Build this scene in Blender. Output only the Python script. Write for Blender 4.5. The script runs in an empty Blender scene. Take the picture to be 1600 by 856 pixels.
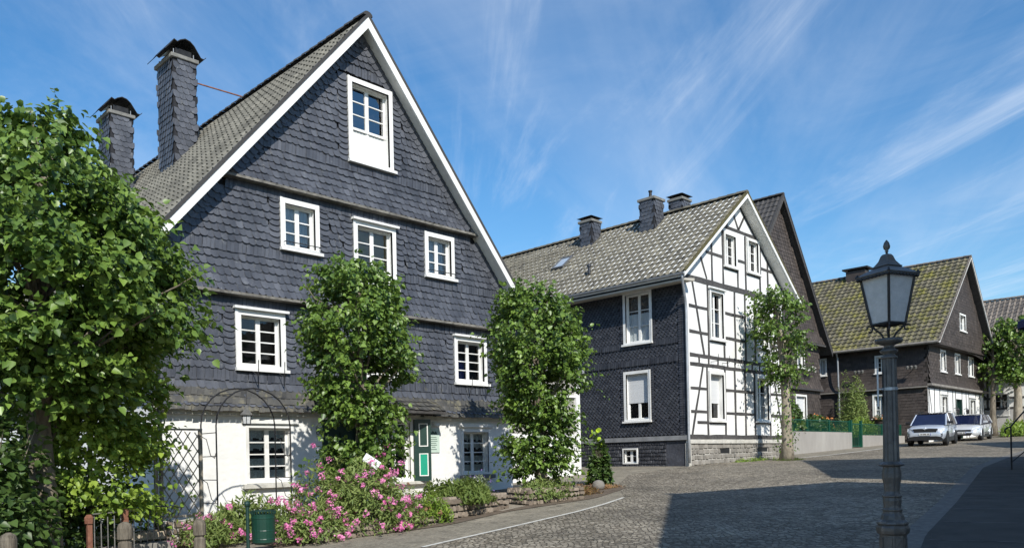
import bpy, bmesh, math, random
import numpy as np
from mathutils import Vector, Matrix
R = math.radians
random.seed(7); RNG = np.random.default_rng(7)
S = bpy.context.scene
COL = S.collection

# ---------------------------------------------------------------- camera, sky, sun, exposure
YAW = R(44.5); ROLL = .0225
cd = bpy.data.cameras.new('camera'); cam = bpy.data.objects.new('camera', cd); COL.objects.link(cam)
cd.sensor_width = 36; cd.lens = 36*1250/1600; cd.shift_y = .18; cd.clip_start = .1; cd.clip_end = 3000
wr = Vector((math.sin(YAW), -math.cos(YAW), 0)); up = Vector((0, 0, 1)); fw = Vector((math.cos(YAW), math.sin(YAW), 0))
cx = wr*math.cos(ROLL) - up*math.sin(ROLL); cy = wr*math.sin(ROLL) + up*math.cos(ROLL)
cam.matrix_world = Matrix(((cx.x, cy.x, -fw.x, 0), (cx.y, cy.y, -fw.y, 0), (cx.z, cy.z, -fw.z, 1.6), (0, 0, 0, 1)))
S.camera = cam
SUN_H = Vector((-.45, -.89, 0)).normalized(); SUN_EL = R(38)
sd = bpy.data.lights.new('sun', 'SUN'); sd.energy = 5.0; sd.angle = R(.5); sd.color = (1, .955, .88)
sun = bpy.data.objects.new('sun', sd); COL.objects.link(sun)
sv = Vector((SUN_H.x*math.cos(SUN_EL), SUN_H.y*math.cos(SUN_EL), math.sin(SUN_EL)))
sun.rotation_euler = sv.to_track_quat('Z', 'Y').to_euler(); sun.location = (0, 0, 40)
W = bpy.data.worlds.new('World'); S.world = W; W.use_nodes = True
nt = W.node_tree; N = nt.nodes; L = nt.links; N.clear()
wo = N.new('ShaderNodeOutputWorld'); bg = N.new('ShaderNodeBackground'); bg.inputs[1].default_value = .135
sky = N.new('ShaderNodeTexSky'); sky.sky_type = 'NISHITA'; sky.sun_disc = False
sky.sun_elevation = SUN_EL; sky.sun_rotation = math.atan2(sv.x, sv.y)
sky.air_density = 1.25; sky.dust_density = .3; sky.ozone_density = 4.2; sky.altitude = 200
# wispy high cloud: noise on a flat layer far up, drawn out along the wind
tc = N.new('ShaderNodeTexCoord'); sep = N.new('ShaderNodeSeparateXYZ'); L.new(tc.outputs['Generated'], sep.inputs[0])
def M_(op, a, b=None, c=None):
    n = N.new('ShaderNodeMath'); n.operation = op
    for i, v in enumerate((a, b, c)):
        if v is None: continue
        if isinstance(v, (int, float)): n.inputs[i].default_value = v
        else: L.new(v, n.inputs[i])
    return n.outputs[0]
zz = M_('MAXIMUM', sep.outputs[2], .04)
px = M_('DIVIDE', sep.outputs[0], zz); py = M_('DIVIDE', sep.outputs[1], zz)
cmb = N.new('ShaderNodeCombineXYZ'); L.new(px, cmb.inputs[0]); L.new(py, cmb.inputs[1])
def cloud(rot, sx, sy, off, detail, rough, lo, hi, dist):
    mp = N.new('ShaderNodeMapping'); mp.vector_type = 'POINT'; mp.inputs['Rotation'].default_value = (0, 0, rot)
    m2 = N.new('ShaderNodeMapping'); m2.inputs['Scale'].default_value = (sx, sy, 1); m2.inputs['Location'].default_value = off
    L.new(cmb.outputs[0], mp.inputs[0]); L.new(mp.outputs[0], m2.inputs[0])
    n = N.new('ShaderNodeTexNoise'); n.inputs['Scale'].default_value = 1; n.inputs['Detail'].default_value = detail
    n.inputs['Roughness'].default_value = rough; n.inputs['Distortion'].default_value = dist
    L.new(m2.outputs[0], n.inputs['Vector'])
    r = N.new('ShaderNodeMapRange'); r.interpolation_type = 'SMOOTHSTEP'; r.inputs['From Min'].default_value = lo; r.inputs['From Max'].default_value = hi
    L.new(n.outputs['Fac'], r.inputs['Value']); return r.outputs[0]
c1 = cloud(-YAW-.12, .34, 2.4, (3.3, .4, 0), 8, .64, .50, .80, .5)
c2 = cloud(-YAW+.25, .22, 1.1, (1.2, 2.7, 0), 6, .6, .40, .78, .8)
c3 = cloud(-YAW-.1, .5, .8, (5.1, 1.3, 0), 8, .66, .42, .8, 1.2)
cs = M_('ADD', M_('MULTIPLY', c1, .46), M_('ADD', M_('MULTIPLY', c2, .20), M_('MULTIPLY', c3, .16)))
cs = M_('MINIMUM', cs, .7)
mx = N.new('ShaderNodeMix'); mx.data_type = 'RGBA'; L.new(cs, mx.inputs['Factor'])
L.new(sky.outputs[0], mx.inputs['A']); mx.inputs['B'].default_value = (6.0, 6.5, 7.2, 1)
hs = N.new('ShaderNodeHueSaturation'); hs.inputs['Saturation'].default_value = 1.26
L.new(mx.outputs['Result'], hs.inputs['Color']); L.new(hs.outputs[0], bg.inputs[0]); L.new(bg.outputs[0], wo.inputs[0])
S.view_settings.view_transform = 'Standard'; S.view_settings.look = 'None'; S.view_settings.gamma = 1
S.view_settings.exposure = 0.16; S.view_settings.use_curve_mapping = False
S.render.engine = 'CYCLES'; S.cycles.max_bounces = 6; S.cycles.transparent_max_bounces = 12

# ---------------------------------------------------------------- materials
MATS = {}
def mat(name, a, b=None, rough=.8, nscale=3, bump=0., bscale=40, rnd=0., spec=.4, metal=0., stain=None, coat=0., stretch=(1, 1, 1), transl=0.):
    """a,b: colours mixed by noise and by the per-face 'rnd' attribute; stain=(colour, scale, lo, hi)"""
    if name in MATS: return MATS[name]
    m = bpy.data.materials.new(name); m.use_nodes = True; t = m.node_tree; n = t.nodes; l = t.links
    p = n['Principled BSDF']; p.inputs['Roughness'].default_value = rough; p.inputs['Metallic'].default_value = metal
    p.inputs['Specular IOR Level'].default_value = spec; p.inputs['Coat Weight'].default_value = coat
    b = b or tuple(min(1, c*1.25) for c in a)
    co = n.new('ShaderNodeTexCoord'); mp = n.new('ShaderNodeMapping'); mp.inputs['Scale'].default_value = stretch
    l.new(co.outputs['Object'], mp.inputs[0])
    nz = n.new('ShaderNodeTexNoise'); nz.inputs['Scale'].default_value = nscale; nz.inputs['Detail'].default_value = 6; nz.inputs['Roughness'].default_value = .62
    l.new(mp.outputs[0], nz.inputs['Vector'])
    rg = n.new('ShaderNodeMapRange'); rg.inputs['From Min'].default_value = .3; rg.inputs['From Max'].default_value = .7
    l.new(nz.outputs['Fac'], rg.inputs['Value']); fac = rg.outputs[0]
    if rnd > 0:
        at = n.new('ShaderNodeAttribute'); at.attribute_name = 'rnd'
        mm = n.new('ShaderNodeMix'); mm.inputs['Factor'].default_value = rnd
        l.new(fac, mm.inputs['A']); l.new(at.outputs['Fac'], mm.inputs['B']); fac = mm.outputs['Result']
    mc = n.new('ShaderNodeMix'); mc.data_type = 'RGBA'; l.new(fac, mc.inputs['Factor'])
    mc.inputs['A'].default_value = (*a, 1); mc.inputs['B'].default_value = (*b, 1); col = mc.outputs['Result']
    if stain:
        for k, (sc, ss, lo, hi) in enumerate([stain] if not isinstance(stain, list) else stain):
            sn = n.new('ShaderNodeTexNoise'); sn.inputs['Scale'].default_value = ss; sn.inputs['Detail'].default_value = 7; sn.inputs['Roughness'].default_value = .65
            of = n.new('ShaderNodeMapping'); of.inputs['Location'].default_value = (3.7+k*5, 9.1, 2.3)
            l.new(mp.outputs[0], of.inputs[0]); l.new(of.outputs[0], sn.inputs['Vector'])
            sr = n.new('ShaderNodeMapRange'); sr.inputs['From Min'].default_value = lo; sr.inputs['From Max'].default_value = hi
            l.new(sn.outputs['Fac'], sr.inputs['Value'])
            ms = n.new('ShaderNodeMix'); ms.data_type = 'RGBA'; l.new(sr.outputs[0], ms.inputs['Factor'])
            l.new(col, ms.inputs['A']); ms.inputs['B'].default_value = (*sc, 1); col = ms.outputs['Result']
    l.new(col, p.inputs['Base Color'])
    if bump:
        bn = n.new('ShaderNodeTexNoise'); bn.inputs['Scale'].default_value = bscale; bn.inputs['Detail'].default_value = 4
        l.new(mp.outputs[0], bn.inputs['Vector'])
        bm_ = n.new('ShaderNodeBump'); bm_.inputs['Strength'].default_value = bump; bm_.inputs['Distance'].default_value = .02
        l.new(bn.outputs['Fac'], bm_.inputs['Height']); l.new(bm_.outputs[0], p.inputs['Normal'])
    if transl:
        tr = n.new('ShaderNodeBsdfTranslucent'); hb = n.new('ShaderNodeHueSaturation'); hb.inputs['Value'].default_value = 1.7; hb.inputs['Hue'].default_value = .485
        l.new(col, hb.inputs['Color']); l.new(hb.outputs[0], tr.inputs[0])
        mxs = n.new('ShaderNodeMixShader'); mxs.inputs[0].default_value = transl
        l.new(p.outputs[0], mxs.inputs[1]); l.new(tr.outputs[0], mxs.inputs[2]); l.new(mxs.outputs[0], n['Material Output'].inputs[0])
    MATS[name] = m; return m

def glass_mat(name, tint=(.93, .96, .96), rough=.02, opac=0.):
    m = bpy.data.materials.new(name); m.use_nodes = True; t = m.node_tree; n = t.nodes; l = t.links; n.clear()
    o = n.new('ShaderNodeOutputMaterial'); tr = n.new('ShaderNodeBsdfTransparent'); tr.inputs[0].default_value = (*tint, 1)
    g = n.new('ShaderNodeBsdfGlossy'); g.inputs['Roughness'].default_value = rough
    nz = n.new('ShaderNodeTexNoise'); nz.inputs['Scale'].default_value = 2.2; b = n.new('ShaderNodeBump'); b.inputs['Strength'].default_value = .05; b.inputs['Distance'].default_value = .05
    co = n.new('ShaderNodeTexCoord'); l.new(co.outputs['Object'], nz.inputs['Vector']); l.new(nz.outputs['Fac'], b.inputs['Height']); l.new(b.outputs[0], g.inputs['Normal'])
    f = n.new('ShaderNodeFresnel'); f.inputs[0].default_value = 1.55
    ad = n.new('ShaderNodeMath'); ad.operation = 'ADD'; ad.use_clamp = True; ad.inputs[1].default_value = .04+opac; l.new(f.outputs[0], ad.inputs[0])
    mx = n.new('ShaderNodeMixShader'); l.new(ad.outputs[0], mx.inputs[0]); l.new(tr.outputs[0], mx.inputs[1]); l.new(g.outputs[0], mx.inputs[2]); l.new(mx.outputs[0], o.inputs[0])
    return m

SLATE = mat('slate', (.026, .029, .037), (.114, .121, .140), rough=.48, nscale=2.2, rnd=.48, bump=.35, bscale=22, spec=.55, stretch=(1, 1, .45), stain=[((.19, .195, .195), 11, .60, .78), ((.20, .195, .16), 2.4, .64, .80)])
SLATE2 = mat('slate_small', (.020, .021, .026), (.075, .078, .088), rough=.5, nscale=1.5, rnd=.7, bump=.2, bscale=25, spec=.45, stain=((.15, .155, .155), 7, .66, .85))
SLATE_OLD = mat('slate_weathered', (.032, .033, .034), (.115, .112, .10), rough=.7, nscale=2.5, rnd=.5, bump=.3, bscale=22, stain=((.22, .20, .13), 5, .52, .72))
SLATE_BACK = mat('slate_backing', (.018, .019, .023), rough=.9)
BROWN = mat('brown_slate', (.036, .029, .026), (.098, .080, .070), rough=.62, nscale=1.2, rnd=.55, bump=.2, bscale=20)
BROWN_BACK = mat('brown_backing', (.02, .017, .015), rough=.9)
PLASTER = mat('white_plaster', (.70, .70, .67), (.80, .80, .77), rough=.9, nscale=1.2, bump=.55, bscale=9, stain=[((.56, .55, .50), .9, .56, .85), ((.50, .48, .42), 5, .66, .8)])
PLASTER2 = mat('white_infill', (.70, .70, .67), (.81, .81, .79), rough=.9, nscale=1.5, bump=.4, bscale=10, stain=((.55, .54, .49), 1.4, .58, .8))
WHITE = mat('white_paint', (.72, .72, .69), (.82, .82, .79), rough=.45, nscale=5, bump=.08, bscale=50, stain=[((.50, .48, .43), 6, .58, .8), ((.60, .59, .55), .8, .5, .75)])
LEDGE = mat('weathered_ledge_board', (.10, .095, .085), (.26, .245, .21), rough=.85, nscale=5, bump=.3, stain=((.05, .05, .045), 6, .5, .7))
CREAM = mat('weathered_white_paint', (.42, .41, .37), (.62, .60, .54), rough=.7, nscale=6, bump=.2, bscale=40, stain=((.26, .25, .20), 7, .55, .8))
TIMBER = mat('black_timber', (.030, .029, .030), (.095, .09, .086), rough=.8, nscale=9, rnd=.3, bump=.5, bscale=30)
TILE_A = mat('grey_beige_tiles', (.062, .060, .050), (.215, .205, .168), rough=.85, nscale=1.4, rnd=.28, bump=.3, bscale=30, stain=((.045, .046, .042), 6, .58, .75))
TILE_B = mat('lichen_beige_tiles', (.044, .041, .033), (.20, .185, .14), rough=.9, nscale=2.2, rnd=.28, bump=.35, bscale=30, stain=((.035, .035, .032), 7, .55, .72))
TILE_C = mat('mossy_tiles', (.050, .046, .033), (.20, .18, .12), rough=.9, nscale=1.6, rnd=.28, bump=.35, bscale=25, stain=[((.155, .145, .035), 1.3, .46, .64), ((.03, .03, .025), 5, .58, .72)])
TILE_D = mat('dark_grey_tiles', (.035, .034, .034), (.085, .080, .078), rough=.8, nscale=1.5, rnd=.5, bump=.3)
TILE_E = mat('brown_grey_tiles', (.075, .064, .056), (.25, .215, .18), rough=.9, nscale=1.6, rnd=.5, bump=.35)
MOSS = mat('moss_verge', (.055, .05, .022), (.14, .12, .05), rough=1, nscale=8, bump=.8, bscale=60)
METAL_D = mat('dark_metal', (.018, .018, .019), (.04, .04, .04), rough=.5, metal=.5, nscale=8)
ZINC = mat('zinc', (.34, .36, .38), (.50, .52, .54), rough=.45, metal=.5, nscale=5)
LEAD = mat('lead', (.20, .21, .22), (.33, .34, .35), rough=.6, nscale=6, bump=.2)
CONC = mat('concrete_slab', (.13, .13, .12), (.24, .235, .215), rough=.9, nscale=5, bump=.3)
RENDER_G = mat('beige_grey_render', (.26, .245, .225), (.36, .345, .315), rough=.95, nscale=1.0, bump=.25, bscale=30, stain=((.44, .43, .41), 1.7, .62, .78), stretch=(1, 1, .35))
STONE = mat('rubble_stone', (.10, .075, .055), (.36, .30, .235), rough=.9, nscale=3, rnd=.7, bump=.7, bscale=14)
STONE2 = mat('pale_rubble_stone', (.14, .13, .115), (.33, .31, .275), rough=.9, nscale=3, rnd=.6, bump=.7, bscale=12)
MORTAR = mat('mortar', (.34, .33, .30), (.48, .46, .42), rough=1, nscale=6, bump=.4)
MORTAR_D = mat('dark_mortar', (.06, .055, .05), (.13, .12, .10), rough=1, nscale=6, bump=.4)
SOCKET = mat('bitumen_socket', (.028, .03, .038), (.07, .075, .09), rough=.7, nscale=2, bump=.9, bscale=9)
INSIDE = mat('room_inside', (.035, .03, .026), (.06, .05, .045), rough=.95)
CURTAIN = mat('white_curtain', (.62, .64, .65), (.82, .84, .85), rough=.9, nscale=9, stretch=(3, 3, .4), transl=.2)
LACE = mat('lace_curtain', (.30, .33, .32), (.78, .82, .80), rough=.9, nscale=34, bump=.3)
BLIND = mat('white_blind', (.55, .56, .56), (.64, .65, .65), rough=.8, nscale=2, stretch=(.1, .1, 20))
SHADE_Y = mat('yellow_blind', (.30, .22, .11), (.44, .34, .18), rough=.8)
BLUECL = mat('blue_cloth', (.02, .04, .22), (.04, .07, .35), rough=.8)
GREEN_P = mat('dark_green_paint', (.010, .032, .026), (.018, .05, .04), rough=.35, nscale=6)
GREEN_B = mat('bright_green_panel', (.008, .27, .17), (.012, .32, .20), rough=.4)
GREEN_F = mat('green_fence_paint', (.005, .055, .035), (.010, .085, .05), rough=.4)
IRON = mat('black_iron', (.012, .012, .013), (.03, .03, .032), rough=.5, nscale=9)
IRON_G = mat('grey_iron', (.10, .10, .095), (.20, .195, .18), rough=.55, nscale=12, metal=.3)
RUST = mat('rusty_iron', (.12, .045, .028), (.24, .11, .07), rough=.85, nscale=14, bump=.4)
WOOD_G = mat('weathered_wood', (.16, .14, .105), (.38, .34, .27), rough=.9, nscale=5, bump=.5, bscale=20, stretch=(5, 5, .6))
WOOD_B = mat('pale_board', (.30, .24, .17), (.46, .39, .29), rough=.85, nscale=4, bump=.3)
BARK = mat('linden_bark', (.075, .062, .046), (.24, .205, .155), rough=.95, nscale=9, bump=.8, bscale=25, stretch=(1, 1, .35))
BARK_P = mat('pale_bark', (.17, .145, .11), (.40, .35, .27), rough=.95, nscale=7, bump=.7, bscale=22, stretch=(1, 1, .5))
LEAF = mat('linden_leaf', (.030, .076, .013), (.195, .30, .052), rough=.42, nscale=.9, rnd=.75, spec=.5, transl=.2)
LEAF_Y = mat('young_leaf', (.07, .15, .018), (.29, .39, .06), rough=.45, nscale=1.2, rnd=.7, spec=.4, transl=.25)
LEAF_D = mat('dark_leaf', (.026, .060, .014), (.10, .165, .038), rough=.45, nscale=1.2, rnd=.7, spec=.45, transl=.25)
HERB = mat('herb_leaf', (.080, .14, .030), (.27, .33, .10), rough=.6, nscale=2, rnd=.75, transl=.3)
HERB_R = mat('rusty_herb', (.20, .10, .05), (.38, .21, .12), rough=.8, nscale=3, rnd=.7, transl=.2)
LIME = mat('lime_leaf', (.38, .55, .03), (.50, .66, .06), rough=.5, transl=.35)
GRASSM = mat('grass_blade', (.07, .12, .02), (.17, .22, .05), rough=.7, rnd=.7, transl=.3)
PINK = mat('pink_petal', (.60, .10, .34), (.86, .42, .62), rough=.6, rnd=.8, transl=.3)
PURPLE = mat('lavender_petal', (.22, .14, .45), (.40, .28, .62), rough=.6, rnd=.8, transl=.2)
ORANGE = mat('orange_petal', (.75, .22, .05), (.85, .42, .12), rough=.6, rnd=.8)
REDP = mat('red_petal', (.62, .10, .05), (.80, .25, .16), rough=.6, rnd=.8)
WHITEP = mat('white_petal', (.8, .78, .70), (.85, .84, .8), rough=.6, rnd=.8)
SOIL = mat('soil', (.075, .055, .038), (.16, .125, .09), rough=1, nscale=6, bump=.9, bscale=30)
GRAVEL = mat('gravel', (.20, .17, .13), (.38, .33, .26), rough=1, nscale=24, bump=.9, bscale=60)
PAINT_L = mat('road_paint', (.46, .45, .40), (.64, .62, .56), rough=.8, nscale=9, bump=.3, stain=((.24, .23, .21), 12, .55, .7))
GLASS = glass_mat('window_glass')
GLASS_SKY = glass_mat('window_glass_sky', opac=.22)
FROST = mat('frosted_glass', (.48, .50, .51), (.60, .61, .62), rough=.25, nscale=14, bump=.5, bscale=30, spec=.6)
LAMP_M = mat('lamp_grey_paint', (.070, .068, .065), (.145, .14, .132), rough=.42, nscale=12, bump=.25, bscale=60, metal=.25, stain=((.21, .21, .20), 16, .6, .8))
SILVER = mat('silver_car_paint', (.50, .55, .62), (.53, .58, .65), rough=.3, metal=.3, coat=.8)
SILVER2 = mat('pale_silver_car_paint', (.62, .64, .66), (.65, .67, .69), rough=.3, metal=.3, coat=.8)
BLACKP = mat('black_plastic', (.014, .014, .015), (.022, .022, .023), rough=.5)
RUBBER = mat('tyre_rubber', (.012, .012, .012), (.022, .022, .022), rough=.85)
ALLOY = mat('alloy', (.42, .43, .44), (.5, .51, .52), rough=.3, metal=.8)
ALLOY_D = mat('dark_alloy', (.05, .05, .055), (.08, .08, .085), rough=.35, metal=.6)
CARGLASS = mat('car_glass', (.006, .010, .030), (.010, .016, .05), rough=.06, spec=.45)
HEADL = mat('headlight_lens', (.45, .47, .50), (.75, .77, .8), rough=.12, nscale=30, spec=.9)
PLATE = mat('number_plate', (.62, .62, .60), (.7, .7, .68), rough=.5)
SIGNG = mat('pale_green_board', (.48, .60, .52), (.55, .66, .58), rough=.5)
SIGNT = mat('sign_ink', (.05, .09, .07), rough=.6)
SIGNW = mat('white_board', (.66, .67, .67), (.72, .73, .73), rough=.4)
BLUEF = mat('navy_fabric', (.010, .016, .06), (.02, .03, .10), rough=.8)

def ground_mats():
    # cobbled road: rows of small setts
    m = bpy.data.materials.new('cobbles'); m.use_nodes = True; t = m.node_tree; n = t.nodes; l = t.links; p = n['Principled BSDF']
    co = n.new('ShaderNodeTexCoord'); nz = n.new('ShaderNodeTexNoise'); nz.inputs['Scale'].default_value = 1.1; nz.inputs['Detail'].default_value = 3
    l.new(co.outputs['Object'], nz.inputs['Vector'])
    sub = n.new('ShaderNodeVectorMath'); sub.operation = 'SUBTRACT'; l.new(nz.outputs['Color'], sub.inputs[0]); sub.inputs[1].default_value = (.5, .5, .5)
    scl = n.new('ShaderNodeVectorMath'); scl.operation = 'SCALE'; scl.inputs['Scale'].default_value = .22; l.new(sub.outputs[0], scl.inputs[0])
    add = n.new('ShaderNodeVectorMath'); l.new(co.outputs['Object'], add.inputs[0]); l.new(scl.outputs[0], add.inputs[1])
    mp = n.new('ShaderNodeMapping'); mp.inputs['Rotation'].default_value = (0, 0, R(47)); l.new(add.outputs[0], mp.inputs[0])
    m_ = n.new('ShaderNodeMapping'); m_.inputs['Scale'].default_value = (1.0, 1.0, 1); l.new(mp.outputs[0], m_.inputs[0])
    vo = n.new('ShaderNodeTexVoronoi'); vo.inputs['Scale'].default_value = 11.5; vo.inputs['Randomness'].default_value = .6; l.new(m_.outputs[0], vo.inputs['Vector'])
    ve = n.new('ShaderNodeTexVoronoi'); ve.feature = 'DISTANCE_TO_EDGE'; ve.inputs['Scale'].default_value = 11.5; ve.inputs['Randomness'].default_value = .6; l.new(m_.outputs[0], ve.inputs['Vector'])
    sc = n.new('ShaderNodeSeparateColor'); l.new(vo.outputs['Color'], sc.inputs[0])
    cr = n.new('ShaderNodeMix'); cr.data_type = 'RGBA'; l.new(sc.outputs[0], cr.inputs['Factor']); cr.inputs['A'].default_value = (.15, .125, .092, 1); cr.inputs['B'].default_value = (.40, .355, .275, 1)
    er = n.new('ShaderNodeMapRange'); er.interpolation_type = 'SMOOTHSTEP'; er.inputs['From Min'].default_value = .02; er.inputs['From Max'].default_value = .11; l.new(ve.outputs['Distance'], er.inputs['Value'])
    jt = n.new('ShaderNodeMix'); jt.data_type = 'RGBA'; l.new(er.outputs[0], jt.inputs['Factor']); jt.inputs['A'].default_value = (.125, .105, .072, 1); l.new(cr.outputs['Result'], jt.inputs['B'])
    BRC, BRF = jt.outputs['Result'], er.outputs[0]
    n2 = n.new('ShaderNodeTexNoise'); n2.inputs['Scale'].default_value = .45; n2.inputs['Detail'].default_value = 8; n2.inputs['Roughness'].default_value = .7; l.new(co.outputs['Object'], n2.inputs['Vector'])
    r2 = n.new('ShaderNodeMapRange'); r2.inputs['From Min'].default_value = .3; r2.inputs['From Max'].default_value = .72; r2.inputs['To Min'].default_value = .55; r2.inputs['To Max'].default_value = 1.28
    l.new(n2.outputs['Fac'], r2.inputs['Value'])
    mu = n.new('ShaderNodeVectorMath'); mu.operation = 'SCALE'; l.new(BRC, mu.inputs[0]); l.new(r2.outputs[0], mu.inputs['Scale'])
    # moss and dust in the joints
    n3 = n.new('ShaderNodeTexNoise'); n3.inputs['Scale'].default_value = 2.3; n3.inputs['Detail'].default_value = 9; n3.inputs['Roughness'].default_value = .75; l.new(co.outputs['Object'], n3.inputs['Vector'])
    r3 = n.new('ShaderNodeMapRange'); r3.inputs['From Min'].default_value = .56; r3.inputs['From Max'].default_value = .74; r3.inputs['To Max'].default_value = .6; l.new(n3.outputs['Fac'], r3.inputs['Value'])
    m3 = n.new('ShaderNodeMix'); m3.data_type = 'RGBA'; l.new(r3.outputs[0], m3.inputs['Factor']); l.new(mu.outputs[0], m3.inputs['A']); m3.inputs['B'].default_value = (.16, .145, .085, 1)
    l.new(m3.outputs['Result'], p.inputs['Base Color']); p.inputs['Roughness'].default_value = .78
    n4 = n.new('ShaderNodeTexNoise'); n4.inputs['Scale'].default_value = 14; n4.inputs['Detail'].default_value = 4; l.new(co.outputs['Object'], n4.inputs['Vector'])
    sb = n.new('ShaderNodeMath'); sb.operation = 'MULTIPLY_ADD'; sb.inputs[1].default_value = 1.2; l.new(BRF, sb.inputs[0]); l.new(n4.outputs['Fac'], sb.inputs[2])
    bp = n.new('ShaderNodeBump'); bp.inputs['Strength'].default_value = 1; bp.inputs['Distance'].default_value = .03; l.new(sb.outputs[0], bp.inputs['Height']); l.new(bp.outputs[0], p.inputs['Normal'])
    return m
COBBLE = ground_mats()
ASPHALT = mat('asphalt', (.13, .115, .088), (.29, .26, .20), rough=.92, nscale=18, bump=1, bscale=30, stain=[((.34, .30, .23), 1.6, .50, .74), ((.09, .078, .058), 3, .52, .74)])
ASPHALT_D = mat('dark_asphalt', (.048, .046, .042), (.088, .084, .076), rough=.92, nscale=1.5, bump=.7, bscale=70)

# ---------------------------------------------------------------- mesh builder
ORG = {}
class MB:
    def __init__(s): s.v = []; s.f = []; s.r = []; s.m = []; s.mi = 0
    def add(s, vs, fs, r=None, mi=None):
        b = len(s.v); s.v.extend(vs)
        if r is None: r = random.random()
        for f in fs: s.f.append([b+i for i in f]); s.r.append(r); s.m.append(s.mi if mi is None else mi)
    def poly(s, pts, r=None): s.add(list(pts), [list(range(len(pts)))], r)
    def box(s, x0, x1, y0, y1, z0, z1, r=None):
        s.add([(x0,y0,z0),(x1,y0,z0),(x1,y1,z0),(x0,y1,z0),(x0,y0,z1),(x1,y0,z1),(x1,y1,z1),(x0,y1,z1)], BOXF, r)
    def pbox(s, P, u0, u1, v0, v1, w0, w1, r=None):
        s.add([P(u0,v0,w0),P(u1,v0,w0),P(u1,v1,w0),P(u0,v1,w0),P(u0,v0,w1),P(u1,v0,w1),P(u1,v1,w1),P(u0,v1,w1)], BOXF, r)
    def pprism(s, P, pts, w0, w1, r=None):
        n = len(pts); vs = [P(u, v, w0) for u, v in pts]+[P(u, v, w1) for u, v in pts]
        s.add(vs, [list(range(n)), list(range(2*n-1, n-1, -1))]+[[i, (i+1) % n, n+(i+1) % n, n+i] for i in range(n)], r)
    def tube(s, path, rad, n=8, caps=True, r=None):
        P = [Vector(p) for p in path]; rs = rad if isinstance(rad, (list, tuple)) else [rad]*len(P)
        vs = []; fs = []; pn = None
        for i, p in enumerate(P):
            d = (P[min(i+1, len(P)-1)]-P[max(i-1, 0)]).normalized()
            a = pn if pn is not None else (Vector((0, 0, 1)) if abs(d.z) < .9 else Vector((1, 0, 0)))
            a = (a-d*a.dot(d)).normalized(); pn = a; b = d.cross(a)
            for k in range(n):
                t = 2*math.pi*k/n; vs.append(tuple(p+(a*math.cos(t)+b*math.sin(t))*rs[i]))
        for i in range(len(P)-1):
            for k in range(n): fs.append([i*n+k, i*n+(k+1) % n, (i+1)*n+(k+1) % n, (i+1)*n+k])
        if caps: fs.append(list(range(n))[::-1]); fs.append([(len(P)-1)*n+k for k in range(n)])
        s.add(vs, fs, r)
    def lathe(s, prof, c, n=16, rot=0, r=None, flute=0):
        vs = []; fs = []
        for rr, z in prof:
            for k in range(n):
                t = 2*math.pi*k/n+rot; q = rr*(1-flute*(k % 2)); vs.append((c[0]+q*math.cos(t), c[1]+q*math.sin(t), c[2]+z))
        for i in range(len(prof)-1):
            for k in range(n): fs.append([i*n+k, i*n+(k+1) % n, (i+1)*n+(k+1) % n, (i+1)*n+k])
        fs.append(list(range(n))[::-1]); fs.append([(len(prof)-1)*n+k for k in range(n)])
        s.add(vs, fs, r)
    def build(s, name, mats, parent=None, smooth=False, recalc=True, bevel=0):
        me = bpy.data.meshes.new(name); o_ = ORG.get(parent.name, (0, 0, 0)) if parent else (0, 0, 0)
        if parent and any(o_): A = np.array(s.v, dtype=float)-np.array(o_); vv = A.tolist()
        else: vv = s.v
        me.from_pydata(vv, [], s.f)
        for m in (mats if isinstance(mats, (list, tuple)) else [mats]): me.materials.append(m)
        me.polygons.foreach_set('material_index', s.m)
        at = me.attributes.new('rnd', 'FLOAT', 'FACE'); at.data.foreach_set('value', s.r)
        if recalc:
            bm = bmesh.new(); bm.from_mesh(me); bmesh.ops.recalc_face_normals(bm, faces=bm.faces)
            if bevel: bmesh.ops.bevel(bm, geom=bm.edges[:], offset=bevel, segments=1, affect='EDGES', clamp_overlap=True)
            bm.to_mesh(me); bm.free()
        if smooth: me.polygons.foreach_set('use_smooth', [True]*len(me.polygons))
        me.update(); o = bpy.data.objects.new(name, me); COL.objects.link(o)
        if parent: o.parent = parent
        ORG[o.name] = o_; return o
BOXF = [[0,3,2,1],[4,5,6,7],[0,1,5,4],[1,2,6,5],[2,3,7,6],[3,0,4,7]]
def tag(o, label, cat, group=None):
    o['label'] = label; o['category'] = cat
    if group: o['group'] = group
    return o
def thing(name, loc, label, cat, group=None):
    o = bpy.data.objects.new(name, None); o.location = loc; o.empty_display_size = .2; COL.objects.link(o); ORG[o.name] = tuple(loc)
    return tag(o, label, cat, group)
def struct(o, kind='structure'): o['kind'] = kind; return o
def copy_tree(o, parent=None):
    c = o.copy(); COL.objects.link(c); c.parent = parent
    for ch in list(o.children): copy_tree(ch, c)
    return c
def g(x, y):
    xc = min(max(x, -60), 90); yc = min(max(y, -40), 60)
    cxx, cyy = .701*x-.713*y, .713*x+.701*y
    return .0369*xc+.011*yc+.13*math.exp(-((cxx-6)**2+(cyy-29)**2)/50)
def front(y0): return lambda u, v, w: (u, y0-w, v)
def side(x0): return lambda u, v, w: (x0-w, u, v)
def back(y0): return lambda u, v, w: (u, y0+w, v)
def right(x0): return lambda u, v, w: (x0+w, u, v)
def pl(pts):
    xs = [p[0] for p in pts]; zs = [p[1] for p in pts]
    return lambda x: float(np.interp(x, xs, zs))

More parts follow.
